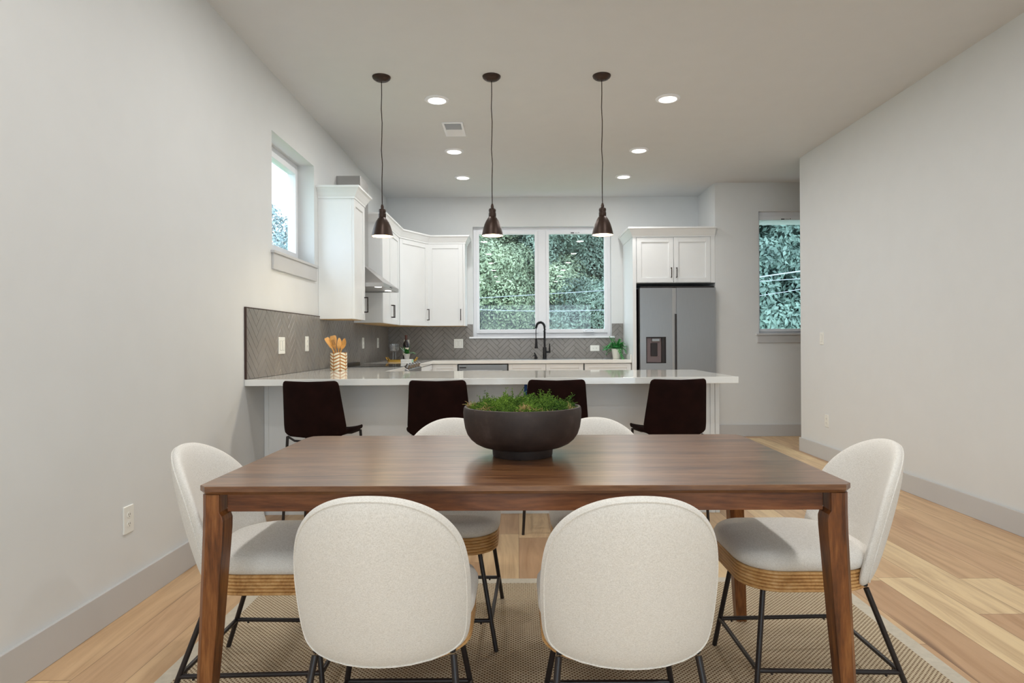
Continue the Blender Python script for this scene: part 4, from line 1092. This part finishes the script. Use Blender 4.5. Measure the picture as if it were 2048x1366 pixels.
# ------------------------------------------------------------------ bar stools
def build_stool():
    t = thing('bar_stool', 'x', 'stool', (0, 0, 0), 0, 'dark bar stools at the peninsula')
    zb0, zb1 = .585, .918
    tab = [(0, .145), (.01, .155), (.035, .164), (.08, .168), (.3, .174), (.6, .183), (.85, .190), (.93, .186), (.97, .172), (1.0, .150)]
    ts = [0, .01, .03, .06, .1, .2, .35, .5, .65, .8, .88, .93, .965, .985, 1.0]
    R_ = [(interp(tab, q), zb1-(zb1-zb0)*q) for q in ts]
    outl = [(0, zb1-.004), (.08, zb1-.002)] + R_ + [(.09, zb0-.002), (0, zb0-.008), (-.09, zb0-.002)] + [(-x, z) for x, z in reversed(R_)] + [(-.08, zb1-.002)]
    b = shell_bm(outl, lambda z: -.185 - .07*(z-zb0)/(zb1-zb0), 1.4, .013, ccz=.75, thp=9); finish('backrest', b, M['stool'], t, smooth=True, auto=0)
    so = rrect(-.205, .205, -.18, .21, [.10, .10, .12, .12], 7)
    b = B(); n = len(so)
    def zz(x, y): return .582 + .034*(abs(x)/.205)**3 + .02*max(0, -y/.2)**2
    rings = []
    lv = [(-.014, .55), (-.014, .3), (-.014, .10), (-.013, .02), (-.006, .0), (.004, -.001), (.011, .02), (.012, .10), (.010, .3), (.008, .55), (.008, .9)]
    for dz, k in lv:
        rings.append([(x*(1-k), y*(1-k), zz(x*(1-k), y*(1-k))+dz) for x, y in so])
    loft(b, rings); finish('seat', b, M['stool'], t, smooth=True, auto=0)
    top = {}; ft = {}
    for sx in (-1, 1):
        for sy in (-1, 1):
            top[sx, sy] = Vector((sx*(.165 if sy < 0 else .175), sy*.155, .585)); ft[sx, sy] = Vector((sx*.20, -.155 if sy < 0 else .185, 0))
            b = B(); tube(b, [top[sx, sy], ft[sx, sy]], .0085, 12); finish('leg', b, M['iron'], t, smooth=True)
    for k1, k2 in (((-1, 1), (1, 1)), ((-1, -1), (1, -1)), ((-1, 1), (-1, -1)), ((1, 1), (1, -1))):
        p, q = top[k1].lerp(ft[k1], .68), top[k2].lerp(ft[k2], .68); b = B(); tube(b, [p, q], .0075, 10); finish('footrest_rail', b, M['iron'], t, smooth=True)
    b = B()
    for sx in (-1, 1): tube(b, [top[sx, -1], Vector((sx*.12, -.16, .56)), Vector((0, -.16, .552))], .007, 8); tube(b, [top[sx, 1], Vector((sx*.12, .15, .565)), Vector((0, .15, .56))], .007, 8)
    finish('seat_frame', b, M['iron'], t, smooth=True)
    return t
st = build_stool(); GS = 'dark bar stools at the peninsula'
st.location = (-1.19, 3.93, 0); st.rotation_euler = (0, 0, -.07); st['label'] = 'dark brown bar stool leftmost at the peninsula near the wall'
dup(st, (-.465, 3.93, 0), -.01, 'dark brown bar stool second from the left at the peninsula', GS)
dup(st, (.228, 3.92, 0), -.02, 'dark brown bar stool partly hidden behind the moss bowl at the peninsula', GS)
dup(st, (.912, 3.92, 0), .08, 'dark brown bar stool rightmost at the peninsula', GS)

# ------------------------------------------------------------------ outside
b = B(); box(b, -40, 40, YB+1.2, 60, -1.6, -1.5); box(b, -40, XL-1.2, -20, YB+1.2, -1.6, -1.5)
struct('ground', b, M['grass'], 'green ground outside the windows', 'ground')
def crown(parent, c, r, n, mat, size, seed, squash=(1, 1, 1), name='foliage'):
    rr = random.Random(seed); b = B()
    lumps = []
    for k in range(26):
        v = Vector((rr.gauss(0, 1), rr.gauss(0, 1), rr.gauss(0, 1))).normalized()
        lumps.append((Vector((v.x*squash[0], v.y*squash[1], v.z*squash[2]))*r*rr.uniform(.55, .85), r*rr.uniform(.26, .42)))
    for k in range(n):
        lc, lr = lumps[rr.randrange(len(lumps))]
        v = Vector((rr.gauss(0, 1), rr.gauss(0, 1)-.5, rr.gauss(0, 1)+.35)).normalized()
        p = lc + v*lr*rr.uniform(.8, 1.08)
        if p.y > r*.35: p.y = r*.35 - rr.random()*.3
        nrm = (v + Vector((rr.gauss(0, .45), rr.gauss(0, .45), rr.gauss(0, .45)))).normalized()
        a = nrm.orthogonal().normalized(); a = Matrix.Rotation(rr.uniform(0, 6.28), 3, nrm) @ a; c_ = nrm.cross(a)
        s = size*rr.uniform(.6, 1.3)
        q = [p-a*s, p+c_*s*.45+nrm*s*.1, p+a*s, p-c_*s*.45+nrm*s*.1]
        b.faces.new([b.verts.new(x) for x in q])
    return finish(name, b, mat, parent)
LS = .55
def tree(lab, x, y, z, r, n, mat, size, seed, sq=(1, .8, 1), core=True, cat='tree', group='trees outside the windows'):
    t = thing('leafy_tree', lab, cat, (x, y, -1.5), 0, group)
    o = crown(t, None, r, int(n*2.6), mat, size*LS, seed, sq); o.location = (0, 0, z+1.5)
    b = B(); rr = random.Random(seed)
    tube(b, [(0, .2, 0), (.1, .2, (z+1.5)*.5), (0, .1, z+1.3)], [.16, .13, .06], 8)
    for k in range(5):
        an = rr.uniform(0, 6.28); tube(b, [(0, .1, z+.9), (math.cos(an)*r*.5, math.sin(an)*r*.3, z+1.5+rr.uniform(-.3, .5)*r)], [.05, .02], 6)
    finish('trunk', b, M['bark'], t, smooth=True)
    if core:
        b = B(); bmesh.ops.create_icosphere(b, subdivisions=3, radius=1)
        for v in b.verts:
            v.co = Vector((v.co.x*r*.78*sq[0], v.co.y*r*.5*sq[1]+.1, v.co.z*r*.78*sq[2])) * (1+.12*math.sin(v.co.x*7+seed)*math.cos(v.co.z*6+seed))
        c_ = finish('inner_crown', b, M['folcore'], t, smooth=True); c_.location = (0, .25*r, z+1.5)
    return t
tree('vine-covered tree seen in the left half of the sink window', -1.3, 16.0, 2.2, 1.9, 15000, M['fol1'], .075, 21)
tree('vine-covered tree behind the middle of the sink window', .6, 16.6, 1.6, 1.9, 15000, M['fol1'], .075, 22)
tree('blue-green tree in the right half of the sink window', 2.5, 15.6, 1.5, 1.7, 13000, M['fol2'], .080, 23)
tree('tall blue-green tree above the sink window centre', .9, 17.6, 4.2, 1.9, 13000, M['fol2'], .080, 24)
tree('vine-covered tree high in the left half of the sink window', -1.6, 17.8, 4.4, 2.0, 13000, M['fol1'], .080, 25)
tree('blue-green tree high right in the sink window', 3.1, 17.4, 4.0, 2.0, 13000, M['fol2'], .080, 26)
tree('dark-leaved tree filling the lower alcove window', 5.6, 14.6, 1.7, 1.7, 9000, M['fol3'], .13, 27)
tree('dark-leaved tree filling the upper alcove window', 5.9, 15.6, 4.1, 1.8, 9000, M['fol3'], .13, 28)
tree('dark-leaved tree right of the alcove window view', 7.9, 15.6, 2.6, 2.0, 8000, M['fol3'], .13, 29)
tree('loose tree against the white sky in the high left window', -5.3, 13.2, 3.05, 1.05, 2400, M['fol4'], .085, 30, (1, .8, 1.0), core=False)
tree('low tree behind the others left of the sink window', -3.4, 17.0, 1.4, 1.9, 9000, M['fol1'], .09, 31)
bank = B(); rr = random.Random(5)
nx, nz = 60, 24; g = [[bank.verts.new((-4.6+19*i/nx, 19.0+1.2*j/nz*2+.5*math.sin(i*1.3+j)+rr.uniform(-.2,.2), -1.5+9.0*j/nz+rr.uniform(-.15,.15))) for j in range(nz+1)] for i in range(nx+1)]
for i in range(nx):
    for j in range(nz): bank.faces.new((g[i][j], g[i+1][j], g[i+1][j+1], g[i][j+1]))
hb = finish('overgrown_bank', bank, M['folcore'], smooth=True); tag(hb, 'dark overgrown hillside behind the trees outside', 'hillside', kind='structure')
for fn, lab in ((lambda X: 1.955+.054*(X+.7), 'upper thin utility wire crossing the sink window view'), (lambda X: 1.70+.018*(X-.7)**2, 'lower thin utility wire sagging across the sink window view')):
    b = B(); tube(b, [(-7+16*q/24, 12.0, fn(-7+16*q/24)) for q in range(25)], .006, 6); tag(finish('utility_wire', b, M['wire'], smooth=True), lab, 'wire', 'utility wires outside')
b = B(); tube(b, [(2.5+4*s, 11.2, 2.0+.55*s) for s in (0, .5, 1)], .011, 6); tag(finish('utility_wire', b, M['wire'], smooth=True), 'thick pale wire crossing the alcove window view', 'wire', 'utility wires outside')
